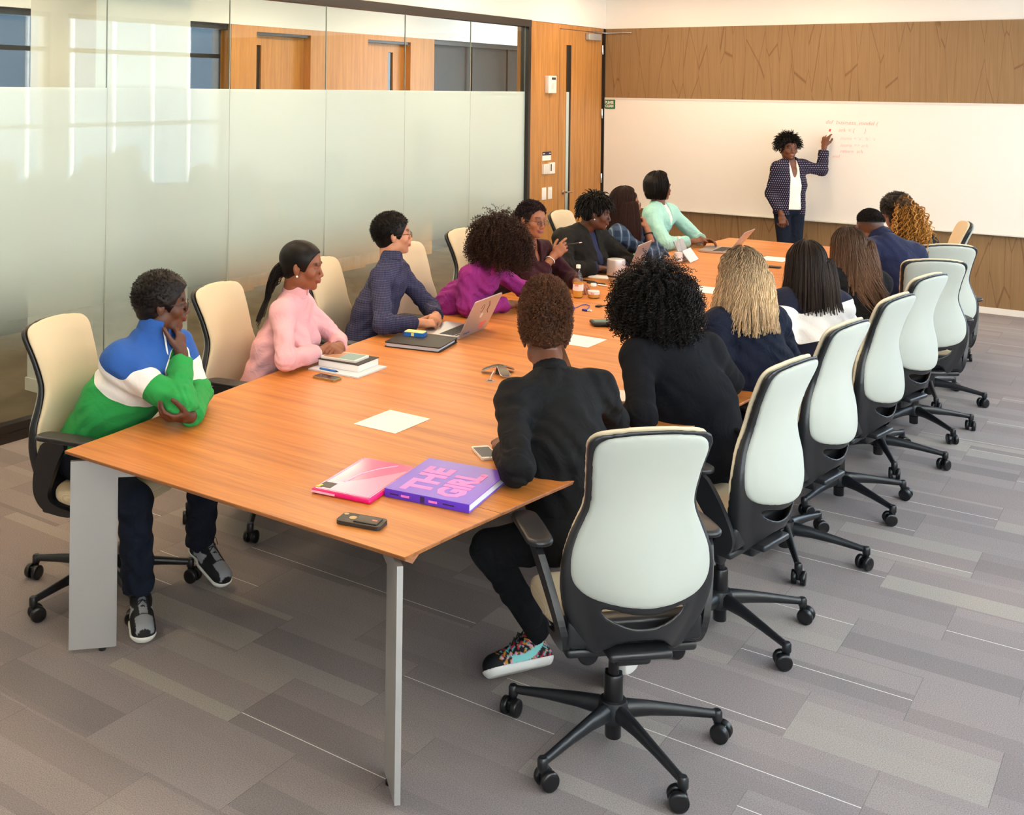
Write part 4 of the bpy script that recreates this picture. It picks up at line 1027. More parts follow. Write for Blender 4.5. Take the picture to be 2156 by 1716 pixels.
def cap_sdf(H, Rh, h=.005, grow=.008, k=1.0, front=(.115, .055), extra=None, cut=True, lo=(.16, .2, .16), zmin=-.07, noise=0, ridge=0, fz=-.030):
    s = SDF(H - .30, H + .30, h) if extra else SDF(H - .17, H + .17, h)
    P = lambda x, y, z: H + Rh @ (v3(x, y, z) * k)
    s.ell(P(0, -.014, .038), (np.array((.076, .096, .084)) + grow) * k, .012, 'u', Rh); s.ell(P(0, .012, .036), (np.array((.070, .074, .070)) + grow) * k, .02, 'u', Rh)
    s.ell(P(0, -.045, -.02), (np.array((.060, .050, .050)) + grow * .8) * k, .02, 'u', Rh)
    if noise: s.add(lambda X, Y, Z: noise * (np.sin(X * 170 + 3 * np.sin(Z * 90)) * np.sin(Y * 160 + 2 * np.sin(X * 80)) + np.sin(Z * 190 + 3 * np.sin(Y * 70))))
    if cut:
        s.ell(P(0, .104, fz), np.array((front[0], .080, .104)) * k, .006, 's', Rh)      # the face
        for sx in (-1, 1): s.ell(P(sx * .082, .010, -.035), np.array((.022, .045, .036)) * k, .006, 's', Rh)
    if ridge:
        c0 = P(0, -.01, .03); s.add(lambda X, Y, Z: ridge * np.sin(((X - c0[0]) * Rh[0, 0] + (Y - c0[1]) * Rh[1, 0] + (Z - c0[2]) * Rh[2, 0]) * 420))
    if zmin > -.05: s.plane_cut(P(0, 0, zmin), -(Rh @ nrm((0, -.12, 1))))
    if extra: extra(s, P, Rh)
    return s.mesh()
def glasses(root, Rt, H, Rh, m='spectacle', k=1.0, round_=False):
    g = MB(); W = lambda x, y, z: tuple(H + Rh @ (v3(x, y, z) * k) - Rt)
    for sx in (-1, 1):
        pts = []
        for i in range(17):
            a = 2 * PI * i / 16; e = 1 if round_ else .72
            cx, cz = math.cos(a), math.sin(a); cx = math.copysign(abs(cx) ** e, cx); cz = math.copysign(abs(cz) ** e, cz)
            pts.append(W(sx * .033 + .0235 * cx, .1085 - .18 * abs(sx * .033 + .0235 * cx) ** 1 * .35, .001 + .0165 * cz))
        g.tube(pts, .0016 * k, 6, cap=False)
        g.tube([W(sx * .056, .099, .006), W(sx * .074, .085, .008), W(sx * .082, .03, .008), W(sx * .083, -.005, .006), W(sx * .083, -.018, -.01)], .0017 * k, 6)
    g.tube([W(-.010, .108, .004), W(0, .111, .006), W(.010, .108, .004)], .0015 * k, 6)
    o = g.build('glasses', m, root)
    l = MB()
    for sx in (-1, 1): l.add([W(sx * .033 + .0215 * math.cos(2 * PI * i / 16), .103, .001 + .0150 * math.sin(2 * PI * i / 16)) for i in range(16)] + [W(sx * .033 + .0215 * math.cos(2 * PI * i / 16), .1038, .001 + .0150 * math.sin(2 * PI * i / 16)) for i in range(16)], [tuple(range(16)), tuple(reversed(range(16, 32)))] + [(i, 16 + i, 16 + (i + 1) % 16, (i + 1) % 16) for i in range(16)])
    l.build('lens', 'clear_glass', o)
def eyes(root, Rt, H, Rh, k=1.0, look=(0, 0)):
    for sx in (-1, 1):
        c = H + Rh @ (v3(sx * .032, .0765, .0020) * k) - Rt; r = .0118 * k; V, F, C = [], [], []
        f = nrm(Rh @ v3(math.sin(R(look[0])), 1, math.sin(R(look[1])))); a = nrm(np.cross(f, Rh[:, 2])); u = np.cross(a, f)
        n1, n2 = 12, 16
        for i in range(n1 + 1):
            th = PI * i / n1
            for j in range(n2):
                ph = 2 * PI * j / n2; V.append(c + r * (f * math.cos(th) + (a * math.cos(ph) + u * math.sin(ph)) * math.sin(th))); C.append((.02, .012, .01) if th < .30 else (.09, .045, .03) if th < .48 else (.24, .22, .205))
        F = [(i * n2 + j, (i + 1) * n2 + j, (i + 1) * n2 + (j + 1) % n2, i * n2 + (j + 1) % n2) for i in range(n1) for j in range(n2)]
        from_arrays('eye', np.array(V), np.array(F), 'eye_surface', root, attrs={'col': np.array(C)})
def shoe(root, Rt, heel, toe, up=(0, 0, 1), k=1.0, style='plain', name='shoe'):
    """heel/toe on the sole line; up = sole normal"""
    heel, toe = np.array(heel, float) - Rt, np.array(toe, float) - Rt; f = nrm(toe - heel); u = nrm(np.array(up, float) - np.dot(up, f) * f); r = np.cross(f, u); Q = np.stack([r, f, u], 1)
    L = np.linalg.norm(toe - heel)
    P = lambda x, y, z: heel + Q @ v3(x * k, y * L, z * k)
    def sh(grow, zc, zr, body):
        s = SDF(np.minimum(heel, toe) - .10, np.maximum(heel, toe) + .16, .0045)
        s.cone(P(0, .14, zc), P(0, .42, zc), .033 + grow, .031 + grow, .01, side=r, flat=1.0); s.cone(P(.004, .45, zc), P(.006, .82, zc), .036 + grow, .036 + grow, .02, side=r, flat=1.22)
        if body:
            s.cone(P(0, .16, .04), P(0, .20, .085), .034, .036, .02); s.cone(P(0, .30, .075), P(0, .80, .035), .036, .028, .03, side=r, flat=1.1)
        return s
    s = sh(-.002, .035, 0, True); s.plane_cut(heel + u * .016, -u)
    V, F = s.mesh(); q = (V - heel) @ Q / np.array([1, L, 1]); 
    if style == 'run':
        c = np.tile(np.array(rgb('#1d1d20')), (len(V), 1)); g = np.array(rgb('#8d9096'))
        c[(q[:, 1] > .68) & (q[:, 2] > .034) & (q[:, 1] < .93) & (np.abs(q[:, 0]) < .034)] = g; c[(q[:, 1] > .34) & (q[:, 1] < .66) & (np.abs(q[:, 0]) < .016) & (q[:, 2] > .05)] = g
        c[(np.abs(q[:, 0]) > .020) & (q[:, 1] > .22) & (q[:, 1] < .50) & (np.abs(q[:, 2] - .055 - .05 * (q[:, 1] - .36)) < .018)] = rgb('#9a9da3')
    elif style == 'floral':
        n = lambda sc, o: np.sin(q[:, 1] * L * sc + o + 2 * np.sin(q[:, 2] * sc * .9 + o)) * np.sin(q[:, 2] * sc * 1.1 + 2.1 * np.sin(q[:, 1] * L * sc * .8) + q[:, 0] * 40 + o)
        c = np.tile(np.array(rgb('#17181c')), (len(V), 1))
        c[n(120, 1) > .5] = rgb('#c98a2c'); c[n(110, 4) > .55] = rgb('#c0344a'); c[n(135, 7) > .6] = rgb('#d99bb8'); c[n(140, 9) > .7] = rgb('#5fb8b4')
        sw = (np.abs(q[:, 0]) > .016) & (q[:, 1] > .10) & (q[:, 1] < .62) & (np.abs(q[:, 2] - (.085 - .35 * np.clip(q[:, 1] - .1, 0, 1) * L * .9 - .02 * np.sin((q[:, 1] - .1) * 6))) < .012 * np.clip((q[:, 1] - .05) * 6, .2, 1))
        c[sw] = rgb('#86cfcb'); c[(q[:, 1] < .16) & (q[:, 2] > .082)] = rgb('#86cfcb'); c[(q[:, 1] > .78)] = rgb('#17181c')
    else: c = np.tile(np.array(rgb('#1b1b1d')), (len(V), 1))
    o = from_arrays(name, V, F, 'shoe_upper', root, attrs={'col': c})
    s = sh(.0065, .035, 0, False)
    X, Y, Z = s.ax[0][:, None, None], s.ax[1][None, :, None], s.ax[2][None, None, :]
    hgt = (X - heel[0]) * u[0] + (Y - heel[1]) * u[1] + (Z - heel[2]) * u[2]
    s.D = np.maximum(s.D, np.maximum(hgt - .026 * k, -hgt)).astype(np.float32); V, F = s.mesh(); from_arrays('sole', V, F, 'shoe_white' if style != 'plain' else 'shoe_black', o)
    if style in ('run', 'floral'):
        lc = MB()
        for j in range(5):
            y0 = .36 + .07 * j; z0 = .122 - .012 * j * 1.15
            lc.tube([tuple(P(-.022, y0, z0 - .012)), tuple(P(0, y0 + .03, z0 - .001)), tuple(P(.022, y0 + .06, z0 - .020))], .0022, 6); lc.tube([tuple(P(.022, y0, z0 - .012)), tuple(P(0, y0 + .03, z0 + .001)), tuple(P(-.022, y0 + .06, z0 - .020))], .0022, 6)
        lc.tube([tuple(P(0, .36, .112)), tuple(P(.03, .34, .125)), tuple(P(.035, .40, .105)), tuple(P(0, .37, .112)), tuple(P(-.03, .35, .123)), tuple(P(-.033, .42, .10))], .002, 6)
        lc.build('laces', 'shoe_black', o)
    return o
attr_mat('shoe_upper', None, rough=.65, bump=.3, bscale=500)
# ================================================================== PEOPLE: ASSEMBLY
def person(label, cat='person', **a):
    rng = np.random.RandomState(a.get('seed', 1)); g = a.get
    th = g('th'); Fw = v3(math.cos(R(th)), math.sin(R(th)), 0); Lf = v3(-math.sin(R(th)), math.cos(R(th)), 0)
    P = v3(*a['P']); SL, SR = v3(*a['SL']), v3(*a['SR']); Sm = (SL + SR) / 2; Lv = nrm(SL - SR)
    H = v3(*a['H']); Rh = frame_of(*a['hd']); k = g('k', 1.0); b = g('build', 1.0)
    Nk = v3(*a['N']) if 'N' in a else Sm * .8 + (H + Rh @ v3(0, -.03, -.09)) * .2 + v3(0, 0, .035)
    Rt = v3(P[0], P[1], 0); hres = g('res', .0055)
    root = thing('person', label, cat, tuple(Rt), group=None)
    skin = rgb(a['skin'])
    EL = v3(*a['EL']) if 'EL' in a else v3(*(SL + Fw * .13 + Lf * .03)[:2], .79); ER = v3(*a['ER']) if 'ER' in a else v3(*(SR + Fw * .13 - Lf * .03)[:2], .79)
    WL = v3(*a['WL']) if 'WL' in a else v3(*(Sm + Fw * .36 + Lf * .07)[:2], .785); WR = v3(*a['WR']) if 'WR' in a else v3(*(Sm + Fw * .36 - Lf * .07)[:2], .785)
    dL, nL, cL = g('HL', (Fw - Lf * .9, v3(0, 0, -1), .35)); dR, nR, cR = g('HR', (Fw + Lf * .9, v3(0, 0, -1), .35))
    HiL, HiR = P + Lf * .09, P - Lf * .09
    KL = v3(*a['KL']) if 'KL' in a else v3(*(P + Fw * .42 + Lf * .13)[:2], .52); KR = v3(*a['KR']) if 'KR' in a else v3(*(P + Fw * .42 - Lf * .13)[:2], .52)
    AL = v3(*a['AL']) if 'AL' in a else v3(*(KL - Fw * .02)[:2], .10); AR = v3(*a['AR']) if 'AR' in a else v3(*(KR - Fw * .02)[:2], .10)
    allp = np.array([P, SL, SR, H + .14, H - .14, EL, ER, WL + .12, WR + .12, WL - .12, WR - .12, KL, KR])
    # ---------------- skin body
    s = SDF(allp.min(0) - .2 - Rt + v3(0, 0, .0), allp.max(0) + .16 - Rt, g('sres', .0048))
    o = lambda q: np.array(q) - Rt
    s.cone(o(P), o(P * .5 + Sm * .5), .085 * b, .085 * b, .03, side=Lf, flat=1.3); s.cone(o(P * .5 + Sm * .5), o(Sm - v3(0, 0, .05)), .085 * b, .09 * b, .03, side=Lv, flat=1.35)
    s.cone(o(SL - Lv * .02), o(SR + Lv * .02), .045 * b, .045 * b, .03)
    s.cone(o(Sm * .5 + Nk * .5), o(H + Rh @ v3(0, -.022, -.055) * k), .062 * k, .055 * k, .02); s.cone(o(Nk), o(SL * .6 + Nk * .4), .04, .035, .03); s.cone(o(Nk), o(SR * .6 + Nk * .4), .04, .035, .03)
    for S_, E_, W_ in ((SL, EL, WL), (SR, ER, WR)):
        s.cone(o(S_), o(E_), .046 * b, .036 * b, .02); s.cone(o(E_), o(W_), .038 * b, .025, .015)
    hand_sdf(s, o(WL), dL, nL, g('sgL', 1), cL, curls=g('curlL'), thumb=g('thL', .5)); hand_sdf(s, o(WR), dR, nR, g('sgR', -1), cR, curls=g('curlR'), thumb=g('thR', .5))
    for Hi, K in ((HiL, KL), (HiR, KR)): s.cone(o(Hi), o(K), .07, .05, .03)
    head_sdf(s, o(H), Rh, k)
    V, F = s.mesh(); c = paint_skin(V, o(H), Rh, skin, k, g('lips'))
    # hair shadow-free stubble / shaved area coloured as hair on the skin
    if g('fade'):
        L_ = (V - o(H)) @ Rh; u = L_ - v3(0, -.013, .034); fd = (u[:, 1] < .05) & (L_[:, 2] > -.075) & (L_[:, 2] < .06) & (u[:, 1] < .02 + .3 * (L_[:, 2] + .03)) & (np.abs(L_[:, 0]) < .082)
        w = np.clip((L_[:, 2] - g('fade_lo', -.075)) / .09, 0, 1)[:, None] * g('fade')
        c = np.where(fd[:, None], c * (1 - w) + np.array(rgb(a['hc'])) * w, c)
    from_arrays('body', V, F, 'skin', root, attrs={'col': c})
    if g('face', 1): eyes(root, Rt, H, Rh, k, g('look', (0, 0)))
    # ---------------- lower garment
    tr = g('trouser', 'trouser_black')
    if tr:
        fl = g('legs', 1)
        lo = np.array([P, KL, KR, AL, AR]); s = SDF(lo.min(0) - .16 - Rt, lo.max(0) + .14 - Rt, g('tres', .008))
        s.ell(o(P + v3(0, 0, .0)), (.12 * b, .17 * b, .10), .03, 'u', np.stack([Fw, Lf, v3(0, 0, 1)], 1))
        for Hi, K, A in ((HiL, KL, AL), (HiR, KR, AR)):
            s.cone(o(Hi), o(K), .090 * b, .068 * b, .03); s.cone(o(K), o(A), .066 * b, g('hem', .055), .025, clip=True)
        s.add(lambda X, Y, Z: .003 * np.sin(Z * 70 + 3 * np.sin(X * 25 + Y * 31)) * (Z < .5))
        V, F = s.mesh(); from_arrays(g('tname', 'trousers'), V, F, tr, root)
        if 'shoes' in a:
            for q in a['shoes']: shoe(root, Rt, *q[:2], up=q[2], style=q[3])
        else:
            for A, sd in ((AL, 1), (AR, -1)):
                f_ = nrm(Fw + Lf * .15 * sd); hl_ = v3(A[0], A[1], 0) - f_ * .07; shoe(root, Rt, hl_ + v3(0, 0, .001), hl_ + f_ * .265 + v3(0, 0, .001))
    # ---------------- upper garment(s)
    def top_sdf(grow, sleeve=True, open_=0.0, hem=None, cuffs=(.035, .035), res=hres, torso=1.0, neck=.058, fold=.003, slr=1.0, openf=0):
        al = np.array([P - v3(0, 0, .08), SL, SR, Nk, EL, ER, WL, WR]); s = SDF(al.min(0) - .2 - Rt, al.max(0) + .15 - Rt, res)
        mid = P * .45 + Sm * .55 + Fw * g('belly', 0.0)
        hp = P + v3(0, 0, hem if hem is not None else -.02)
        s.cone(o(hp), o(mid), .118 * b * torso + grow, .112 * b * torso + grow, .04, side=Lf, flat=1.38, clipa=True)
        s.cone(o(mid), o(Sm - v3(0, 0, .055) - Fw * .01), .112 * b * torso + grow, .106 * b + grow, .04, side=Lv, flat=1.45)
        if g('bust'): 
            for sg in (-1, 1): s.ell(o(Sm + Fw * .085 * b + Lv * .075 * sg - v3(0, 0, .165)), (.055 * g('bust'), .055 * g('bust'), .060 * g('bust')), .09)
        s.cone(o(SL - Lv * .015 - v3(0, 0, .008)), o(SR + Lv * .015 - v3(0, 0, .008)), .048 * b + grow, .048 * b + grow, .05)
        s.cone(o(Nk + v3(0, 0, -.005)), o(SL * .82 + Nk * .18), .046 + grow, .044 * b + grow, .05); s.cone(o(Nk + v3(0, 0, -.005)), o(SR * .82 + Nk * .18), .046 + grow, .044 * b + grow, .05)
        if sleeve:
            for S_, E_, W_, cf in ((SL, EL, WL, cuffs[0]), (SR, ER, WR, cuffs[1])):
                s.cone(o(S_ - v3(0, 0, .006)), o(E_), (.050 * b + grow) * slr, (.045 * b + grow) * slr, .045)
                cu = W_ + nrm(E_ - W_) * cf; s.cone(o(E_), o(cu), (.046 * b + grow) * slr, (.035 + grow) * slr, .02, clip=True)
        if fold:
            s.add(lambda X, Y, Z: fold * np.sin(Z * 55 + 3 * np.sin(X * 17 + 1) + 2.5 * np.sin(Y * 19)) * np.sin(X * 23 + Y * 29 + 2 * np.sin(Z * 21)))
            for E_, S_, W_ in ((EL, SL, WL), (ER, SR, WR)):
                e = o(E_); ax_ = nrm(W_ - S_)
                s.add(lambda X, Y, Z: fold * .8 * np.exp(-(((X - e[0]) ** 2 + (Y - e[1]) ** 2 + (Z - e[2]) ** 2) / .010)) * np.sin(((X - e[0]) * ax_[0] + (Y - e[1]) * ax_[1] + (Z - e[2]) * ax_[2]) * 120 + 3 * np.sin(X * 45 + Z * 50) + 2 * np.sin(Y * 70)))
        # neck opening
        nc = o(Nk + nrm(H - Nk) * .055); s.cone(nc, nc + nrm(H - Nk) * .1, neck, neck + .02, .008, 's')
        if open_ and not openf: s.cone(o(Nk + v3(0, 0, .02) + Fw * .05), o(Sm + Fw * (.13 * b + open_) - v3(0, 0, .19)), .040, .012, .01, 's')
        if openf:
            s.cone(o(Nk + v3(0, 0, .03) + Fw * .05), o(mid * .6 + Sm * .4 + Fw * (.16 * b)), .042, openf, .008, 's'); s.cone(o(mid * .6 + Sm * .4 + Fw * (.16 * b)), o(hp + Fw * .20 * b - v3(0, 0, .1)), openf, openf * 1.5, .008, 's')
        return s
    def s_attr(V):
        q = V + Rt; up = nrm(Sm - P)
        def seg(a_, b2, r):
            ab = b2 - a_; t = ((q - a_) @ ab) / (ab @ ab); tc_ = np.clip(t, 0, 1); return np.linalg.norm(q - a_ - tc_[:, None] * ab, axis=1) / r, t
        vals = [(Sm - q) @ up + .06]
        dl = (q - P * .5 - Sm * .5) @ Lv / (.185 * b); df = (q - P * .5 - Sm * .5) @ nrm(np.cross(Lv, up)) / (.13 * b)
        ds = [np.sqrt(dl ** 2 + df ** 2)]
        for S_, E_, W_ in ((SL, EL, WL), (SR, ER, WR)):
            d_, t = seg(S_, E_, .062 * b); ds.append(d_ + 3 * np.clip(-t, 0, 1)); vals.append(np.clip(t, -.2, 1.2) * np.linalg.norm(E_ - S_) + .05)
            d_, t = seg(E_, W_, .052 * b); ds.append(d_); vals.append(np.full(len(V), g('sleeve_s') or .6) if not g('sleeve_cont') else .30 + np.clip(t, 0, 1) * .25)
        ds = np.array(ds); w = np.exp(-ds * 9); w /= w.sum(0); return (w * np.array(vals)).sum(0)
    for gm in a['tops']:
        nm_, mt = gm[0], gm[1]; kw = gm[2] if len(gm) > 2 else {}
        s = top_sdf(**{**dict(grow=.006), **kw}); V, F = s.mesh(); gobj = from_arrays(nm_, V, F, mt, root, attrs={'s': s_attr(V)})
    up_ = nrm(H - Nk)
    if g('collar'):
        cm, ch, cr_ = g('collar'); s = SDF(o(Nk) - .14, o(Nk) + .16, .005)
        s.cone(o(Nk + up_ * .02), o(Nk + up_ * (.032 + ch)), cr_ + .012, cr_ + .003, .01, clip=True, clipa=True); s.cone(o(Nk - up_ * .03), o(Nk + up_ * .12), cr_ - .004, cr_ - .006, .004, 's')
        s.cone(o(Nk + Fw * .06 + up_ * .0), o(Nk + Fw * .09 + up_ * .10), .012, .030, .006, 's')
        V, F = s.mesh()
        if len(V): from_arrays('collar', V, F, cm, gobj, attrs={'s': np.zeros(len(V))})
    # ---------------- hair
    hc = np.array(rgb(a['hc'])); hc2 = np.array(rgb(a.get('hc2', a['hc']))); parts = []
    tor = ((Sm + v3(0, 0, -.02), P * .4 + Sm * .6, .135 * b, .135 * b), (SL, SR, .075 * b, .075 * b), (Nk, H + Rh @ v3(0, -.02, -.05), .062, .06))
    for hp_ in a.get('hair', ()):
        if hp_[0] == 'fall':
            kw = dict(hp_[1]); kw.setdefault('k', k)
            if kw.pop('on_body', 1): kw['body'] = tor[:1]
            parts.append(hair_fall(H, Rh, rng, **kw))
        elif hp_[0] == 'cap':
            V, F = cap_sdf(H, Rh, k=k, **hp_[1]); parts.append((V, F, np.full(len(V), .6) + .12 * np.sin(V[:, 0] * 300) * np.sin(V[:, 2] * 280), np.full(len(V), g('capt', 0.0))))
        else:
            kw = dict(hp_[1]); kw.setdefault('k', k)
            if kw.pop('body', 0): kw['colliders'] = tor
            q_ = hair_strands(H, Rh, rng, **kw); parts.append(q_ if len(hp_) < 3 else (q_[0], q_[1], q_[2], np.zeros(len(q_[3]))))
    for fn in a.get('hairfn', ()): parts.append(fn(H, Rh, rng, dict(Nk=Nk, Sm=Sm, P=P, Fw=Fw, Lf=Lf, SL=SL, SR=SR)))
    if parts:
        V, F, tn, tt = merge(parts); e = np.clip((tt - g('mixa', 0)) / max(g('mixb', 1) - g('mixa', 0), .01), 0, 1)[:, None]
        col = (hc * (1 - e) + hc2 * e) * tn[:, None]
        from_arrays('hair', V - Rt, F, 'hair', root, attrs={'col': np.clip(col, 0, 1)})
    if g('glasses'): glasses(root, Rt, H, Rh, m=g('glasses'), k=k, round_=g('round', False))
    if g('earring'):
        for sx in (-1, 1):
            MB().lathe([(.001, -.005), (.0045, -.003), (.0055, 0), (.0045, .003), (.001, .005)], 12, c=tuple(H + Rh @ v3(sx * .088, .002, -.036) - Rt)).build('earring', 'pearl', root)
    root['_'] = 0; del root['_']
    return root, dict(P=P, Sm=Sm, Nk=Nk, H=H, Rh=Rh, Rt=Rt, Fw=Fw, Lf=Lf, Lv=Lv, SL=SL, SR=SR, WL=WL, WR=WR, EL=EL, ER=ER, top=gobj)

def drape(n, L, zc=.0, w=.0016, wave=0, f=12, lay=.02, hl=(.46, -.05, -.66), grav=.55, out=.06, back=.6, body=1, clump=0, jitter=.06, side=.5, steps=16, tone=.22, tipw=.5, front=None, off=0):
    """long hair combed away from a centre parting, then hanging"""
    def sw(Pl, Rh):
        fr_ = np.clip((Pl[:, 1] + .01) / .07, 0, 1)
        loc = np.stack([fr_ * (np.sign(Pl[:, 0]) * side * np.exp(-(Pl[:, 0] / .03) ** 2) + Pl[:, 0] * 9 * side), -back * (.3 + 1.5 * fr_), 0 * Pl[:, 0]], 1); return loc @ Rh.T
    return ('strands', dict(n=n, L=L, r0=w, steps=steps, grav=grav, curl_r=wave, curl_f=f, hl=hl, lay=lay, out=out, sweep=sw, body=body, clump=clump, jitter=jitter, tone=tone, tipw=tipw))
def afro(n, L, w=.0016, curl_r=.006, f=70, grav=.05, hl=(.42, -.05, -.62), jitter=.25, lay=.0, steps=8, tone=.3, body=0, regions=None, sweep=None, out=1.0, tipw=.6):
    return ('strands', dict(n=n, L=L, r0=w, steps=steps, grav=grav, curl_r=curl_r, curl_f=f, hl=hl, lay=lay, jitter=jitter, tone=tone, body=body, regions=regions, sweep=sweep, out=out, tipw=tipw))
def blob(parts, h=.007, noise=.003, tt=0.0, tn=.75):
    """solid hair mass in the head frame: list of (centre, radii)"""
    def f(H, Rh, rng, D):
        s = SDF(H - .34, H + .30, h)
        for c, r in parts: s.ell(H + Rh @ np.array(c, float), r, .03, 'u', Rh)
        if noise: s.add(lambda X, Y, Z: noise * (np.sin(X * 210 + 3 * np.sin(Z * 120)) * np.sin(Y * 190 + 2 * np.sin(X * 110)) + .7 * np.sin(Z * 230 + 3 * np.sin(Y * 90))))
        s.ell(H + Rh @ v3(0, .115, -.045), (.068, .085, .100), .01, 's', Rh)
        V, F = s.mesh(); return V, F, np.full(len(V), tn), np.full(len(V), tt)
    return f
# ================================================================== THE SIXTEEN PEOPLE
DARK, DEEP, MED, TAN, PALE = '#4a2c1f', '#3c241a', '#7a4a31', '#8a5a3c', '#d09a7c'
def ponytail(root_l, n, L, rad, w=.0018, curl_r=0, f=20, up=.0, grav=.45, tone=.2, t1=None, outd=(0, -1, .15), spread=.012, tipw=.5, steps=14, flare=.25):
    def fn(H, Rh, rng, D):
        c = H + Rh @ np.array(root_l, float); d0 = nrm(Rh @ np.array(outd, float)); P = c + rng.normal(size=(n, 3)) * spread; Dd = d0 + rng.normal(size=(n, 3)) * flare; Dd /= np.linalg.norm(Dd, axis=1)[:, None]
        Ls = rng.uniform(L[0], L[1], n); pts = [P.copy()]; a, b_ = D['Sm'] + v3(0, 0, -.02), D['P'] * .4 + D['Sm'] * .6
        for i in range(steps):
            Dd = Dd + v3(0, 0, -1) * grav * (.5 + i / steps); Dd /= np.linalg.norm(Dd, axis=1)[:, None]; P = P + Dd * (Ls / steps)[:, None]
            for (a_, b2, ra) in ((a, b_, .145), (D['SL'], D['SR'], .08), (H + Rh @ v3(0, -.02, .03), H + Rh @ v3(0, -.03, -.05), .088)):
                ab = b2 - a_; t = np.clip(((P - a_) @ ab) / (ab @ ab), 0, 1); q = a_ + t[:, None] * ab; dv = P - q; dl = np.linalg.norm(dv, axis=1); w_ = dl < ra + rad * .2; P[w_] = q[w_] + dv[w_] / dl[w_][:, None] * (ra + rad * .2)
            pts.append(P.copy())
        X = np.stack(pts, 1); V, F, tn, tt = tubes(X, rng, w, tipw, curl_r, f, Ls / 12, tone)
        if t1 is not None: tt = np.full(len(tt), t1) if not callable(t1) else t1(tt)
        return V, F, tn, tt
    return fn
class _: pass
def extras(root, Rt): return root

# ---- L1
TC = v3(.68, -.73, 0)
r1, D1 = person('person in a blue, white and green pullover resting chin on hand', seed=11, th=0, P=(1.88, -8.95, .56), SL=(2.165, -8.735, .99), SR=(2.13, -9.03, .985),
    N=(2.14, -8.86, 1.04), H=(2.155, -8.82, 1.185), hd=(48, -3, 0), skin='#5a3626', build=1.0, ER=(2.385, -8.935, .835), WR=(2.268, -8.815, .985), EL=(2.245, -8.70, .805), WL=(2.425, -8.915, .787),
    HL=(v3(-.33, -.94, .08), v3(-.45, .1, .85), .5), HR=(v3(-.38, .28, .9), v3(-.8, -.1, .3), .55), thR=.1, thL=.6,
    KR=(2.33, -9.11, .49), AR=(2.30, -9.06, .13), KL=(2.36, -8.77, .50), AL=(2.20, -8.63, .15), trouser='denim', tname='jeans', hem=.062,
    shoes=[((2.25, -9.01, .001), (2.475, -9.175, .001), (0, 0, 1), 'run'), ((2.13, -8.615, .085), (2.40, -8.665, .004), (.3, 0, .95), 'run')],
    tops=[('pullover', 'cloth_tricolour', dict(grow=.014, cuffs=(.02, .03), fold=.005, hem=.0, neck=.064))], collar=('cloth_tricolour', .055, .064), sleeve_s=.6, sres=.004, res=.005,
    hc='#1a1210', capt=0, hair=[('cap', dict(grow=.017, noise=.0012, h=.0045)), afro(5000, (.004, .016), w=.0013, curl_r=.0015, f=120, hl=(.50, -.10, -.80), steps=4, jitter=.5, lay=.012)], glasses='spectacle', face=1)
zp = MB(); zc_ = [D1['Nk'] + D1['Fw'] * (.075 + .045 * t) + D1['Lf'] * (-.005) + v3(0, 0, .06 - .19 * t) - D1['Rt'] for t in np.linspace(0, 1, 8)]
zp.tube([tuple(p) for p in zc_], .004, 6); zp.build('zip', 'zip_white', r1)
# ---- L2
r2, D2 = person('person in a pink button shirt with a long black ponytail and clasped hands', seed=12, th=22, P=(1.88, -7.94, .55), SL=(1.96, -7.70, 1.0), SR=(2.06, -7.96, 1.0), N=(2.03, -7.84, 1.055), H=(2.085, -7.85, 1.212), hd=(27, -6, 0), k=.97, build=.86,
    skin='#8a5238', ER=(2.17, -8.06, .805), WR=(2.17, -7.80, .795), EL=(2.08, -7.56, .80), WL=(2.20, -7.69, .80), HR=(v3(.35, .75, .1), v3(-.3, .5, -.7), .7), HL=(v3(.3, -.7, .05), v3(-.2, -.6, -.7), .7),
    tops=[('shirt', 'cloth_pink', dict(grow=.008, fold=.0035, cuffs=(.045, .045), open_=.0))], collar=('cloth_pink', .055, .056), bust=.9, res=.0052, sres=.0045,
    hc='#0f0a08', hair=[('cap', dict(grow=.010, h=.0045, fz=-.020))], hairfn=[ponytail((0, -.098, -.03), 700, (.22, .28), .02, w=.002, tone=.3, outd=(0, -.55, -.6), flare=.13)], earring=1)
# ---- L3
person('person with short dark hair and glasses in a dark checked shirt behind the silver laptop', seed=13, th=20, P=(1.76, -6.98, .56), SL=(1.80, -6.64, 1.02), SR=(1.89, -6.93, 1.01), N=(1.86, -6.79, 1.075), H=(1.845, -6.76, 1.235), hd=(45, 3, 0),
    skin='#c98d6d', ER=(2.05, -7.13, .805), WR=(2.15, -6.92, .79), EL=(1.98, -6.56, .80), WL=(2.13, -6.72, .79), HR=(v3(.5, .75, -.05), v3(-.2, .3, -.9), .8), HL=(v3(.4, -.7, 0), v3(-.3, -.3, -.8), .8), build=.92,
    tops=[('shirt', 'cloth_check', dict(grow=.010, fold=.004, cuffs=(.03, .03)))], collar=('cloth_check', .04, .057), res=.0055,
    hc='#17110f', hair=[('cap', dict(grow=.012, h=.005)), afro(3500, (.006, .020), w=.0014, curl_r=.002, f=50, hl=(.48, -.05, -.75), steps=5, jitter=.45, grav=.12, lay=.01)], glasses='spectacle')
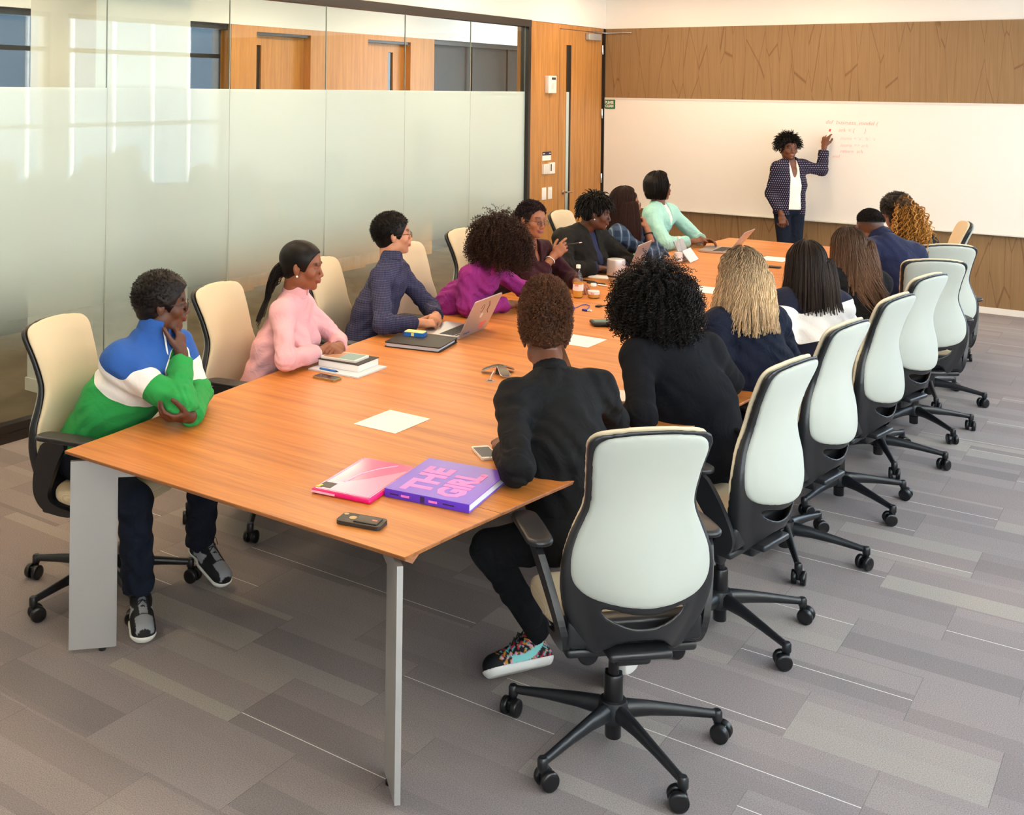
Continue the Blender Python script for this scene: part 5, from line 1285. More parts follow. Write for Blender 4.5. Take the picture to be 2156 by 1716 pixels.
# ---- L4
person('person with a big brown curly afro in a purple shirt leaning over the table', seed=14, th=12, P=(1.82, -6.34, .56), SL=(2.11, -6.05, .975), SR=(2.12, -6.36, .975), N=(2.13, -6.20, 1.01), H=(2.20, -6.16, 1.115), hd=(15, -38, 0), k=.97, build=.86,
    skin=MED, ER=(2.14, -6.42, .805), WR=(2.26, -6.10, .785), EL=(2.24, -5.82, .805), WL=(2.36, -5.96, .79), HR=(v3(.5, .8, 0), v3(0, 0, -1), .3),
    tops=[('shirt', 'cloth_purple', dict(grow=.012, fold=.006, cuffs=(.04, .04)))], res=.006, collar=('cloth_purple', .03, .056),
    hc='#24140e', hc2='#3a2218', hair=[afro(2800, (.12, .19), w=.0021, curl_r=.0065, f=42, grav=.30, jitter=.35, steps=10, hl=(.35, -.1, -.6))], hairfn=[blob([((0, -.03, .05), (.14, .145, .13))], h=.009, noise=.006, tn=.6)], face=1)
# ---- L5
r5, D5 = person('person with round glasses in a maroon sweater holding up a pen and speaking', seed=15, th=5, P=(1.72, -5.42, .56), SL=(1.98, -5.16, .985), SR=(1.91, -5.50, .97), N=(1.95, -5.34, 1.04), H=(1.985, -5.345, 1.205), hd=(-14, -4, 4), k=.98, build=.95,
    skin='#9a6143', ER=(2.04, -5.42, .80), WR=(2.09, -5.22, .965), EL=(2.12, -5.05, .80), WL=(2.26, -5.20, .79), HR=(v3(.5, .45, .6), v3(-.4, .7, -.2), .75), curlR=[.35, .75, .9, 1.0], thR=.9,
    tops=[('sweater', 'cloth_maroon', dict(grow=.014, fold=.005, cuffs=(.04, .10), open_=-.03))], res=.006, lips=(.30, .09, .08),
    hc='#23151a', hair=[('cap', dict(grow=.009, noise=.0012, h=.004, ridge=.003, fz=-.012)), afro(2200, (.010, .026), w=.0022, curl_r=.004, f=70, hl=(.62, .12, -.5), steps=5, jitter=.5, grav=.1, lay=.006)], hairfn=[blob([((0, -.125, -.0), (.055, .05, .05))], h=.007, noise=.004)], glasses='wire_frame', round=True, bust=.9)
# ---- L6
r6, D6 = person('person with short black twists in a dark blazer over a navy blouse', seed=16, th=5, P=(1.72, -4.55, .56), SL=(1.98, -4.30, 1.0), SR=(1.88, -4.68, 1.0), N=(1.95, -4.50, 1.045), H=(2.045, -4.48, 1.185), hd=(22, -10, 0), k=1.0, build=1.12,
    skin='#5e3828', ER=(1.98, -4.84, .81), WR=(2.08, -4.52, .79), EL=(2.16, -4.18, .80), WL=(2.20, -4.36, .79), HR=(v3(.4, .85, 0), v3(0, 0, -1), .5),
    tops=[('blouse', 'cloth_navyshirt', dict(grow=.006, cuffs=(.02, .02))), ('blazer', 'cloth_charcoal', dict(grow=.018, fold=.004, cuffs=(.055, .055), open_=.03))], bust=1.25, res=.006, sres=.0055,
    hc='#120d0b', hair=[('cap', dict(grow=.012, noise=.002, h=.006)), afro(650, (.05, .085), w=.0042, curl_r=.001, f=30, grav=.35, jitter=.2, steps=7, hl=(.42, -.02, -.55), tipw=.6, tone=.4)], earring=1)
# ---- L7
r7, D7 = person('person with very long straight brown hair in a blue plaid shirt', seed=17, th=10, P=(1.75, -3.98, .56), SL=(2.08, -3.76, 1.0), SR=(2.03, -4.08, 1.0), N=(2.03, -3.93, 1.05), H=(2.03, -3.91, 1.205), hd=(32, 0, 0), k=.98, build=.9,
    skin='#a3694a', ER=(2.26, -3.86, .80), WR=(2.155, -3.80, 1.01), EL=(2.20, -3.62, .80), WL=(2.30, -3.78, .79), HR=(v3(-.35, .1, .9), v3(-.8, -.1, .1), 1.1), thR=.8,
    tops=[('shirt', 'cloth_plaid', dict(grow=.010, fold=.004, cuffs=(.04, .12)))], collar=('cloth_plaid', .045, .057), res=.006, sres=.0055,
    hc='#26140f', hc2='#3d2218', hair=[('cap', dict(grow=.006, h=.006)), ('fall', dict(n=2600, zend=-.27, zvar=.05, lay=.020, grow=.009, w=.0016, flare=.05, front=52, phi=(0, 175)))], glasses='spectacle')
# ---- L8
r8, D8 = person('person with a dark rounded bob in a mint green jacket, hands folded', seed=18, th=5, P=(1.66, -2.85, .57), SL=(1.86, -2.58, 1.03), SR=(1.81, -2.90, 1.03), N=(1.81, -2.75, 1.09), H=(1.82, -2.75, 1.245), hd=(52, 2, 0), k=.98, build=.93,
    skin='#7a4a34', ER=(1.98, -2.98, .80), WR=(2.08, -2.68, .79), EL=(2.05, -2.45, .80), WL=(2.14, -2.52, .79), HR=(v3(.7, .6, .15), v3(-.1, .4, -.8), .35), HL=(v3(.8, -.2, .05), v3(-.1, -.4, -.8), .35),
    tops=[('blouse', 'cloth_white', dict(grow=.005, sleeve=False)), ('jacket', 'cloth_mint', dict(grow=.016, fold=.003, cuffs=(.045, .045), open_=.045))], res=.0065, sres=.006,
    hc='#140d0b', hair=[('fall', dict(n=2600, zend=-.085, zvar=.015, lay=.026, grow=.010, w=.002, flare=.0, curlin=.03, front=64, on_body=0))], hairfn=[blob([((0, -.030, .045), (.098, .115, .092)), ((0, -.055, -.015), (.088, .080, .062))], h=.008, noise=.0)])
# ---- P1
P1Lf = nrm((-.21, -.33, 0))
r9, DP1 = person('person with a tall brown afro in a black shirt, back to the camera', seed=21, th=148, P=(3.90, -8.50, .55), SL=(3.605, -8.45, .958), SR=(3.80, -8.12, .963), N=(3.68, -8.28, 1.0), H=(3.605, -8.20, 1.135), hd=(122, -8, 0), build=.95,
    skin='#7a4a33', EL=(3.775, -8.71, .81), WL=(3.60, -8.50, .79), ER=(3.80, -8.00, .81), WR=(3.64, -7.82, .79), HL=(v3(-.5, .7, .05), v3(.2, .2, -.9), .5),
    KL=(3.62, -8.62, .47), AL=(3.74, -8.46, .14), KR=(3.66, -8.20, .50), AR=(4.03, -8.34, .15), trouser='trouser_black', hem=.045,
    shoes=[((3.79, -8.44, .045), (3.635, -8.68, .040), (-.30, .55, .75), 'floral'), ((4.07, -8.42, .235), (4.02, -8.31, .015), (-.80, .35, .1), 'floral')],
    tops=[('shirt', 'cloth_black', dict(grow=.013, fold=.005, cuffs=(.05, .05), hem=-.04, neck=.060))], collar=('cloth_black', .034, .060), sleeve_s=.4, res=.005, sres=.0045, fade=.85,
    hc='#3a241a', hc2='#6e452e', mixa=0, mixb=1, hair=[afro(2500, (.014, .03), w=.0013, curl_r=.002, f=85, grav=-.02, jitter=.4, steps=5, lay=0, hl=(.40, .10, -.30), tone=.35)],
    hairfn=[blob([((0, -.018, .10), (.088, .100, .11)), ((0, -.02, .150), (.086, .094, .080)), ((0, -.03, .04), (.080, .096, .08))], h=.006, noise=.004, tt=.3, tn=.75),
            lambda H, Rh, rng, D: (lambda U: tubes(np.stack([(H + (v3(0, -.022, .088) + np.sign(U) * np.abs(U) ** .85 * np.array((.090, .100, .142))) @ Rh.T) + ((U / np.linalg.norm(U, axis=1)[:, None]) @ Rh.T) * q * rng.uniform(.008, .020, (len(U), 1)) for q in np.linspace(-.3, 1, 6)], 1), rng, .0014, .6, .0035, 90, np.full(len(U), .004), .35))((lambda W: W[(W[:, 2] > -.62)])((lambda W: W / np.linalg.norm(W, axis=1)[:, None])(rng.normal(size=(9000, 3)))))])
# ---- P2
person('person with a wide mass of black curls in a dark top, back to the camera', seed=22, th=150, P=(4.00, -7.45, .56), SL=(3.76, -7.70, 1.0), SR=(3.95, -7.36, .99), N=(3.84, -7.53, 1.04), H=(3.76, -7.50, 1.135), hd=(125, -12, 0), build=1.0, k=.98,
    skin='#6b3f2b', EL=(3.86, -7.86, .81), WL=(3.75, -7.73, .795), HL=(v3(-.35, -.9, -.1), v3(-.3, .3, -.8), .8), ER=(3.96, -7.14, .81), WR=(3.72, -7.25, .79),
    tops=[('top', 'cloth_darknavy', dict(grow=.013, fold=.002, cuffs=(.05, .05), hem=-.04, torso=1.12))], res=.0055, trouser='denim',
    hc='#0f0c0b', hc2='#1d1613', hair=[('strands', dict(n=3200, L=(.10, .175), r0=.0021, steps=10, grav=.22, curl_r=.0050, curl_f=58, hl=(.30, -.15, -.8), lay=.02, jitter=.28, tone=.5, out=1.0, tipw=.7, clump=0))],
    hairfn=[blob([((0, -.03, .04), (.125, .13, .125)), ((0, -.045, -.03), (.135, .12, .10))], h=.009, noise=.007, tn=.55)])
# ---- P3
person('person with long frizzy grey-blond hair in a navy blouse, back to the camera', seed=23, th=150, P=(4.05, -6.85, .57), SL=(3.83, -6.95, 1.02), SR=(4.01, -6.64, 1.0), N=(3.93, -6.80, 1.07), H=(3.90, -6.80, 1.215), hd=(124, -6, 0), build=.95, k=.97,
    skin='#a8704f', EL=(3.86, -7.05, .81), WL=(3.68, -6.72, .79), ER=(4.02, -6.50, .81), WR=(3.75, -6.55, .79),
    tops=[('blouse', 'cloth_navy', dict(grow=.014, fold=.005, cuffs=(.05, .05), hem=-.06, torso=1.08))], res=.006,
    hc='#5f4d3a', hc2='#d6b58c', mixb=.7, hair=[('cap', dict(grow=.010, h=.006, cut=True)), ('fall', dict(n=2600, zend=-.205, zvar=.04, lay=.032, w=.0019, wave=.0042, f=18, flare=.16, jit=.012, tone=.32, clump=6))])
# ---- P4
person('person with shoulder-length straight dark hair in a navy and white striped sweater', seed=24, th=145, P=(4.14, -6.02, .57), SL=(3.90, -6.16, 1.01), SR=(4.11, -5.88, .98), N=(4.02, -6.03, 1.05), H=(3.985, -6.05, 1.18), hd=(118, -12, 0), build=.98, k=.97,
    skin='#8a563b', EL=(3.93, -6.28, .76), WL=(3.96, -6.10, .72), HL=(v3(.5, .6, -.2), v3(.2, .1, -.9), .7), ER=(4.12, -5.72, .80), WR=(3.85, -5.75, .79),
    tops=[('sweater', 'cloth_striped', dict(grow=.016, fold=.004, cuffs=(.04, .04), hem=-.05))], sleeve_cont=1, res=.006,
    hc='#231812', hc2='#33261f', hair=[('cap', dict(grow=.010, h=.006)), ('fall', dict(n=2600, zend=-.20, zvar=.025, lay=.024, w=.0018, flare=.10, jit=.006, tone=.35, clump=10))])
# ---- P5
person('person with very long brown hair over a black top, back to the camera', seed=25, th=150, P=(4.14, -5.20, .57), SL=(3.94, -5.36, 1.03), SR=(4.14, -5.08, .99), N=(4.03, -5.22, 1.06), H=(4.0, -5.25, 1.18), hd=(122, -8, 0), build=.95, k=.97,
    skin='#b98365', tops=[('top', 'cloth_blacktop', dict(grow=.012, fold=.002, hem=-.05))], res=.007, sres=.006,
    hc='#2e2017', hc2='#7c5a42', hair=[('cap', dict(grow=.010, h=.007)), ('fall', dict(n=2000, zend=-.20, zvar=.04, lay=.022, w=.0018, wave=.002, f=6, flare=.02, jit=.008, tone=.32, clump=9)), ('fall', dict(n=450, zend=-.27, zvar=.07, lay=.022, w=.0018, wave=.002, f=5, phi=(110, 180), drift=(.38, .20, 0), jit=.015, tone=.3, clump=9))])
# ---- P6
person('person with a cropped fade haircut in an indigo pullover, back to the camera', seed=26, th=135, P=(4.12, -4.40, .58), SL=(3.90, -4.46, 1.08), SR=(4.15, -4.18, 1.05), N=(4.0, -4.32, 1.13), H=(3.895, -4.27, 1.205), hd=(118, -8, 0), build=1.08, k=1.02,
    skin='#7a4d36', tops=[('pullover', 'cloth_indigo', dict(grow=.018, fold=.003, hem=-.02))], collar=('cloth_indigo', .05, .072), res=.0065, sres=.0055, fade=.95, fade_lo=-.035,
    hc='#1c1411', hair=[('cap', dict(grow=.004, h=.006, zmin=.050)), afro(2500, (.003, .008), w=.0013, hl=(.5, .38, .15), steps=3, jitter=.5, lay=.004)], glasses='spectacle')
# ---- P7
person('person with dark roots and a mass of golden curls down the back', seed=27, th=150, P=(4.14, -3.65, .58), SL=(3.93, -3.82, 1.08), SR=(4.12, -3.55, 1.05), N=(4.02, -3.68, 1.13), H=(3.94, -3.70, 1.265), hd=(130, -4, 0), build=.95, k=1.0,
    skin='#7a4d36', tops=[('top', 'cloth_blacktop', dict(grow=.012, fold=.002, hem=-.02))], res=.007, sres=.006,
    hc='#1a110d', hc2='#b47a34', mixa=.0, mixb=.9, hair=[('cap', dict(grow=.026, h=.007, noise=.002)), afro(1400, (.02, .04), w=.002, curl_r=.004, f=60, hl=(.42, .0, -.3), steps=5, jitter=.4) + ('dark',)],
    hairfn=[ponytail((-.0, -.105, .025), 460, (.28, .46), .04, w=.0040, curl_r=.0085, f=22, grav=.42, spread=.028, flare=.28, outd=(0, -.8, -.2), tone=.35, t1=lambda t: np.clip(.35 + t * 1.2, 0, 1), tipw=.8), blob([((0, -.11, .02), (.07, .05, .11)), ((.0, -.14, -.10), (.09, .05, .14))], h=.009, noise=.008, tt=.12, tn=.6)])
# ---- presenter
r16, D16 = person('person standing at the whiteboard in a dotted navy blazer, pointing with a marker', seed=31, th=-42, P=(2.27, -.46, .93), SL=(2.375, -.33, 1.345), SR=(2.175, -.55, 1.325), N=(2.265, -.44, 1.385), H=(2.255, -.46, 1.525), hd=(-48, -4, 0), k=.97, build=.90,
    skin='#6e4029', EL=(2.515, -.19, 1.30), WL=(2.52, -.13, 1.545), ER=(2.115, -.56, 1.06), WR=(2.245, -.63, .86), HL=(v3(.18, .0, .98), v3(.1, .9, 0), .8), curlL=[.5, .9, 1.0, 1.1], thL=1.7, HR=(v3(.15, -.05, -1), v3(-.5, .5, .1), .6),
    KL=(2.33, -.44, .50), KR=(2.24, -.50, .50), AL=(2.34, -.42, .09), AR=(2.26, -.48, .09), trouser='denim', tname='jeans', hem=.045, res=.006, sres=.005, tres=.007,
    tops=[('blouse', 'cloth_white', dict(grow=.004, sleeve=False, hem=-.02, fold=.001, open_=.02)), ('blazer', 'cloth_dots', dict(grow=.016, fold=.002, cuffs=(.045, .045), hem=-.08, openf=.072))], lips=(.30, .11, .09),
    hc='#100c0a', hair=[('cap', dict(grow=.018, noise=.004, h=.006)), afro(750, (.05, .09), w=.0040, curl_r=.003, f=30, grav=.18, jitter=.35, steps=7, hl=(.38, -.1, -.6), tipw=.5, tone=.4)], earring=1)
# ================================================================== THINGS ON THE TABLE
TZ = .7405
mat('lap_alu', '#c3c1c6', rough=.32, metal=.75); mat('key_black', '#1a1a1c', rough=.5); mat('screen_dark', '#101114', rough=.08); mat('paper', '#f4f1ea', rough=.7); mat('print_grey', '#b9b4ac', rough=.7)
mat('pink_cover', '#e0568f', rough=.25, coat=.4); mat('pink_light', '#f092b8', rough=.25, coat=.4); mat('pink_edge', '#e2086e', rough=.3); mat('pink_highlight', '#f9bcd3', rough=.3)
mat('violet_cover', '#7a4fd0', rough=.3, coat=.3); mat('violet_spine', '#5a35c4', rough=.35); mat('book_pink', '#ec7fd2', rough=.4); mat('page_edge', '#dfe6ee', rough=.8); mat('print_dark', '#2c1c4c', rough=.6)
mat('rubber_dark', '#2c2621', rough=.5, bump=.1); mat('case_panel', '#3b342c', rough=.45); mat('gold_case', '#a78c5c', rough=.35, metal=.4); mat('leather_black', '#241f1b', rough=.5, bump=.3, bscale=400)
mat('blue_plastic', '#1d6fc4', rough=.35); mat('yellow_plastic', '#f0e69a', rough=.4); mat('screen_app', '#8fa9a0', rough=.1); mat('screen_app2', '#c89a7a', rough=.1); mat('cable_blue', '#2b3cae', rough=.4)
mat('device_dark', '#3a322a', rough=.35, metal=.2); mat('lcd', '#86a39a', rough=.15); mat('juice', '#e0a040', rough=.1); mat('label_pale', '#f3e6e2', rough=.6); mat('label_pink', '#e39aa0', rough=.6); mat('bottle_glass', '#f4f7f4', rough=.02, trans=1.0, ior=1.4)
mat('speaker_silver', '#c9c4c4', rough=.35, metal=.5); mat('pen_purple', '#6f3fb0', rough=.4); mat('sky_blue', '#8fd0e6', rough=.5); mat('sticker_red', '#f0776a', rough=.5); mat('sticker_ink', '#4b3a3e', rough=.5); mat('marker_cap', '#d8402c', rough=.4); mat('tent_white', '#e4e6ec', rough=.4)
mm, nt, b = newmat('screen_lit'); b.inputs['Base Color'].default_value = (.02, .02, .02, 1); b.inputs['Emission Color'].default_value = (*rgb('#cfe0ee'), 1); b.inputs['Emission Strength'].default_value = 1.0; b.inputs['Roughness'].default_value = .1
def flat_thing(name, label, cat, x, y, ang, z=TZ, group=None): return thing(name, label, cat, (x, y, z), R(ang), group)
def rounded(w, h, r, n=5):
    P = []
    for cx, cy, a0 in ((w / 2 - r, h / 2 - r, 0), (-w / 2 + r, h / 2 - r, 90), (-w / 2 + r, -h / 2 + r, 180), (w / 2 - r, -h / 2 + r, 270)):
        for i in range(n + 1): a = R(a0 + 90 * i / n); P.append((cx + r * math.cos(a), cy + r * math.sin(a)))
    return P
def laptop(label, x, y, ang, open_=118, w=.345, d=.24, lit=None, stickers=False, group='laptops on the table', dark=False):
    """x,y = middle of the hinge; ang = direction from the hinge to its user"""
    t = thing('laptop', label, 'laptop', (x, y, TZ), R(ang - 270), group)      # local -Y points to the user
    MB().prism(rounded(w, d, .012), .003, .016).add([], []).build('base', 'lap_alu' if not dark else 'rubber_dark', t).location = (0, -d / 2, 0)
    b_ = bpy.context.scene.objects; base = t.children[0]
    kb = MB()
    for r in range(6):
        n = 13 if r < 5 else 9
        for c in range(n):
            kw = (w - .06) / n; x0 = -(w - .06) / 2 + c * kw; hh = .0095 if r == 0 else .0145; y0 = .098 - r * .0175
            kb.box(x0 + .0012, x0 + kw - .0012, y0 - hh, y0, .016, .0172)
    kb.build('keyboard', 'key_black', base)
    MB().box(-.052, .052, -.105, -.035, .016, .0163).build('touchpad', 'lap_alu', base)
    lid = MB(); lid.prism(rounded(w, d - .012, .012), -.006, 0).build('tmp', 'lap_alu')
    o = bpy.data.objects['tmp']; o.name = 'lid'; o.data.name = 'lid'; o.parent = t
    if dark: o.data.materials[0] = MATS['rubber_dark']
    for v in o.data.vertices: v.co.y += (d - .012) / 2
    o.location = (0, .002, .012); o.rotation_euler = (R(180 - open_), 0, 0)   # local +Y up the lid, local -Z outwards? set below
    o.rotation_euler = (R(open_ - 180) * -1, 0, 0)
    M4 = Matrix.Rotation(R(180 - open_), 4, 'X')
    # lid plane: rotate so that it stands up behind the hinge; +Z side of the lid faces the user
    o.rotation_euler = (R(180 - open_), 0, 0)
    sc_ = MB().prism(rounded(w - .016, d - .03, .006), .0, .0006).build('screen', 'screen_dark' if not lit else lit, o)
    for v in sc_.data.vertices: v.co.y += (d - .012) / 2
    bz = MB().prism(rounded(w - .006, d - .018, .009), -.0001, .0003).build('bezel', 'key_black', o)
    for v in bz.data.vertices: v.co.y += (d - .012) / 2
    lg = MB(); cy = (d - .012) / 2; z0, z1 = -.0066, -.0059
    ap = [(0, .010), (.006, .0125), (.012, .010), (.0145, .003), (.011, -.007), (.006, -.0125), (.0, -.0105), (-.006, -.0125), (-.011, -.007), (-.0145, .003), (-.012, .010), (-.006, .0125)]
    lg.prism([(a * 1.2, cy + b2 * 1.2) for a, b2 in reversed(chaikin(ap, 1, True))], z0, z1); lg.prism([(.001, cy + .0165), (.007, cy + .021), (.0075, cy + .027), (.002, cy + .0225)], z0, z1)
    if not dark: lg.build('lid_emblem', 'white_plastic', o)
    if stickers:
        sk = MB(); sk.box(-.115, -.035, .045, .062, z0, z1).box(-.083, -.068, .010, .05, z0, z1).box(-.103, -.088, .010, .05, z0, z1).box(-.062, -.048, .010, .05, z0, z1); sk.build('sticker', 'sticker_red', o)
        s2 = MB(); s2.tube([(-.03, .20, -.0064), (-.055, .17, -.0064), (-.05, .14, -.0064), (-.075, .12, -.0064)], .0022, 6); s2.tube([(.03 + .017 * math.cos(a), .165 + .024 * math.sin(a), -.0064) for a in np.linspace(0, 5.4, 12)], .0011, 5); s2.build('sticker', 'sticker_ink', o)
        s3 = text_obj('sticker', 'thoughts', .022, 'cable_blue', o, Matrix.Translation((.10, .022, -.0062)) @ Matrix.Rotation(PI, 4, 'Y'), ext=.0002)
    # the emblem side is local -Z = the back of the lid
    return t
laptop('silver laptop with red and black stickers on its lid', 2.405, -6.785, 186, 116, stickers=True)
laptop('silver laptop seen almost edge on, beside the silver cylinder speaker', 2.225, -4.21, 187, 112)
laptop('silver laptop standing open alone at the far end of the table', 2.455, -2.70, 184, 128)
laptop('open laptop with dark screen in front of the black-curled person', 3.425, -7.60, 16, 112)
laptop('black laptop behind the person with grey-blond hair', 3.62, -5.50, 18, 110, dark=True)
laptop('laptop with a pale lit screen beyond the person with dark straight hair', 3.38, -3.60, 15, 112, lit='screen_lit')

def sheet(label, x, y, ang, w, h, lines=True, group='paper sheets on the table'):
    t = flat_thing('paper_sheet', label, 'paper', x, y, ang, group=group)
    MB().box(-w / 2, w / 2, -h / 2, h / 2, .0002, .0012).build('sheet', 'paper', t)
    if lines:
        l = MB(); l.box(-w / 2 + .018, -w / 2 + .0195, -h / 2 + .02, h / 2 - .02, .0012, .0014).build('printed_line', 'print_grey', t)
    return t
sheet('white paper square lying alone in the middle of the near table half', 2.999, -8.349, 0, .205, .247)
sheet('white paper sheet right of the tall brown afro, behind it', 2.94, -6.55, 0, .215, .235)
sheet('white paper sheet just right of the wide black curls', 2.91, -4.60, 0, .215, .24, False)
sheet('small white sheet between the grey-blond and the dark straight hair', 2.86, -2.87, 0, .20, .24)

t = flat_thing('pink_folder', 'glossy pink plastic folder case beside the purple book', 'folder', 3.333, -8.965, 98.4 - 90)
MB().box(-.112, .112, -.18, .18, 0, .016, bev=.007).build('case', 'pink_edge', t)
tp = MB(); tp.prism(rounded(.208, .345, .012), .0145, .0172); tp.build('cover', 'pink_cover', t)
wv = MB(); wv.prism([(-.08, -.165), (.098, -.165), (.098, .12)] + [(.098 - .02 * 0 - .0 - (i / 8) * .17, .12 - .16 * math.sin(i / 8 * 1.4) - .06 * (i / 8)) for i in range(1, 9)], .0172, .0177); wv.build('wave_print', 'pink_light', t)
st_ = MB(); st_.tube([(-.098, -.10, .0177), (-.099, .155, .0177)], .0016, 6); st_.build('edge_line', 'pink_highlight', t)
st_ = MB(); st_.tube([(-.04, -.08, .0177), (-.03, .02, .0177), (.0, .09, .0177), (.045, .15, .0177)], .0022, 6); st_.tube([(.102, -.165, .0165), (.102, .165, .0165)], .002, 6); st_.build('gloss_line', 'pink_highlight', t)
MB().box(-.098, -.052, -.155, -.105, .0175, .0180).build('label', 'case_panel', t)
MB().box(-.11, -.02, -.1808, -.1795, .004, .011).build('side_print', 'pink_highlight', t)
mat('yellow_dot', '#e9cf4a', rough=.4); MB().lathe([(.008, 0), (.008, .0006)], 14, c=(-.098, -.155, .018)).lathe([(.007, 0), (.007, .0006)], 14, c=(-.094, -.142, .018)).build('dots', 'yellow_dot', t)

t = flat_thing('purple_book', 'thick violet book with big rounded pink lettering beside the pink folder', 'book', 3.586, -8.843, 98.6 - 90)
MB().box(-.152, .152, -.172, .172, .0, .003).box(-.152, .152, -.172, .172, .025, .028).build('cover', 'violet_cover', t)
MB().box(-.152, .152, -.1735, -.169, .0, .028, bev=.002).build('spine', 'violet_spine', t)
MB().box(-.148, .148, -.168, .168, .003, .025).build('pages', 'page_edge', t)
for tx, px in (('THE', -.055), ('GIRL.', .062)):
    text_obj('lettering', tx, .128 if tx == 'THE' else .122, 'book_pink', t, Matrix.Translation((px, -.145, .0285)) @ Matrix.Rotation(R(90), 4, 'Z') , ext=.0003, align='LEFT', bold=.0065, sx=1.02 if tx == 'THE' else .90)
sp = MB(); sp.box(-.02, -.005, -.1745, -.1735, .004, .024).build('spine_block', 'print_dark', t)
MB().box(-.09, -.06, -.1745, -.1735, .010, .017).box(.01, .04, -.1745, -.1735, .010, .017).build('spine_print', 'book_pink', t)
MB().box(-.13, -.10, -.1745, -.1735, .012, .016).box(.06, .10, -.1745, -.1735, .012, .016).build('spine_lettering', 'print_dark', t)

def phone(label, x, y, ang, w=.068, l=.14, h=.008, body='white_plastic', scr='screen_dark', z=TZ, home=True):
    t = thing('smartphone', label, 'phone', (x, y, z), R(ang), 'phones lying on the table')
    MB().prism(rounded(l, w, .010), 0, h).build('body', body, t)
    MB().prism(rounded(l - (.034 if home else .012), w - .008, .002 if home else .006), h, h + .0006).build('screen', scr, t)
    if home: MB().lathe([(.0045, 0), (.0045, .0006)], 14, c=(-l / 2 + .009, 0, h)).build('home_button', 'print_grey', t)
    return t
phone('white smartphone with black screen beside the near-right person\u2019s elbow', 3.502, -8.462, 139)
phone('gold-cased smartphone in front of the stack with the white tablet', 2.373, -7.998, 0, .062, .13, .010, 'gold_case', 'screen_dark', home=False)
phone('dark smartphone lying beyond the grey-blond hair', 2.96, -3.32, 5, .07, .16, .010, 'rubber_dark', 'case_panel', home=False)
t = thing('cased_phone', 'phone lying face down in a black rugged case at the table corner', 'phone', (3.541, -9.262, TZ), R(13), 'phones lying on the table')
MB().prism(rounded(.148, .074, .014), 0, .012).build('case', 'rubber_dark', t)
MB().box(-.018, .060, -.026, .026, .012, .0155, bev=.002).build('card_slot', 'case_panel', t)
MB().lathe([(.013, 0), (.013, .0008)], 20, c=(-.030, .002, .012)).build('logo_cutout', 'gold_case', t); MB().lathe([(.008, 0), (.008, .001)], 16, c=(-.062, .022, .012)).build('camera_cutout', 'gold_case', t)
MB().box(.035, .052, -.004, .004, .0155, .016).build('badge', 'sticker_red', t)

t = flat_thing('magazine', 'grey-edged magazine lying under the thick white book', 'magazine', 2.335, -7.795, 3)
MB().box(-.142, .142, -.125, .125, .0, .006).build('cover', 'page_edge', t); MB().box(-.142, .142, -.125, .125, .006, .0068).build('front_print', 'tent_white', t)
t = thing('ballpoint_pen', 'blue ballpoint pen on the magazine in front of the book', 'pen', (2.305, -7.905, TZ + .0068), R(2))
MB().tube([(-.05, 0, .005), (.045, 0, .005)], .0048, 10).build('barrel', 'blue_plastic', t); MB().tube([(.045, 0, .005), (.058, 0, .004)], [.004, .001], 10).build('tip', 'key_black', t)
t = flat_thing('hardback_book', 'thick white-paged book with black cover under the tablet', 'book', 2.315, -7.765, 5, z=TZ + .0069)
MB().box(-.115, .115, -.09, .09, .0, .033, bev=.004).build('pages', 'paper', t); MB().box(-.117, .117, -.092, .092, .033, .0365, bev=.001).build('cover', 'leather_black', t)
t = flat_thing('tablet', 'white-framed tablet with a coloured screen on top of the book stack', 'tablet', 2.30, -7.775, 7, z=TZ + .0069 + .037)
MB().prism(rounded(.20, .135, .010), 0, .009).build('body', 'white_plastic', t); MB().box(-.086, .086, -.058, .058, .009, .0095).build('screen', 'screen_app', t); MB().box(-.086, -.005, -.058, .058, .0095, .0097).build('screen_picture', 'screen_app2', t)

t = flat_thing('portfolio', 'black leather portfolio with papers sticking out, under the blue hard drive', 'folder', 2.325, -7.155, 12)
MB().prism(rounded(.31, .27, .012), .0, .004).build('back_cover', 'leather_black', t); MB().box(-.145, .142, -.128, .12, .004, .020).build('papers', 'page_edge', t)
MB().prism(rounded(.31, .268, .012), .021, .026).build('front_cover', 'leather_black', t); MB().box(-.145, -.135, -.125, -.10, .026, .027, ).build('logo_plate', 'chrome', t)
MB().box(-.15, .15, .118, .134, .002, .024, bev=.006).build('spine', 'leather_black', t)
t = flat_thing('hard_drive', 'small blue hard drive with pale yellow top lying on the portfolio', 'hard drive', 2.245, -7.095, 14, z=TZ + .0265)
MB().prism(rounded(.115, .068, .012), 0, .020).build('body', 'blue_plastic', t); MB().prism(rounded(.108, .062, .010), .020, .0225).build('top_cover', 'yellow_plastic', t); MB().box(-.012, .004, -.0345, -.0335, .002, .019).build('port', 'yellow_plastic', t)

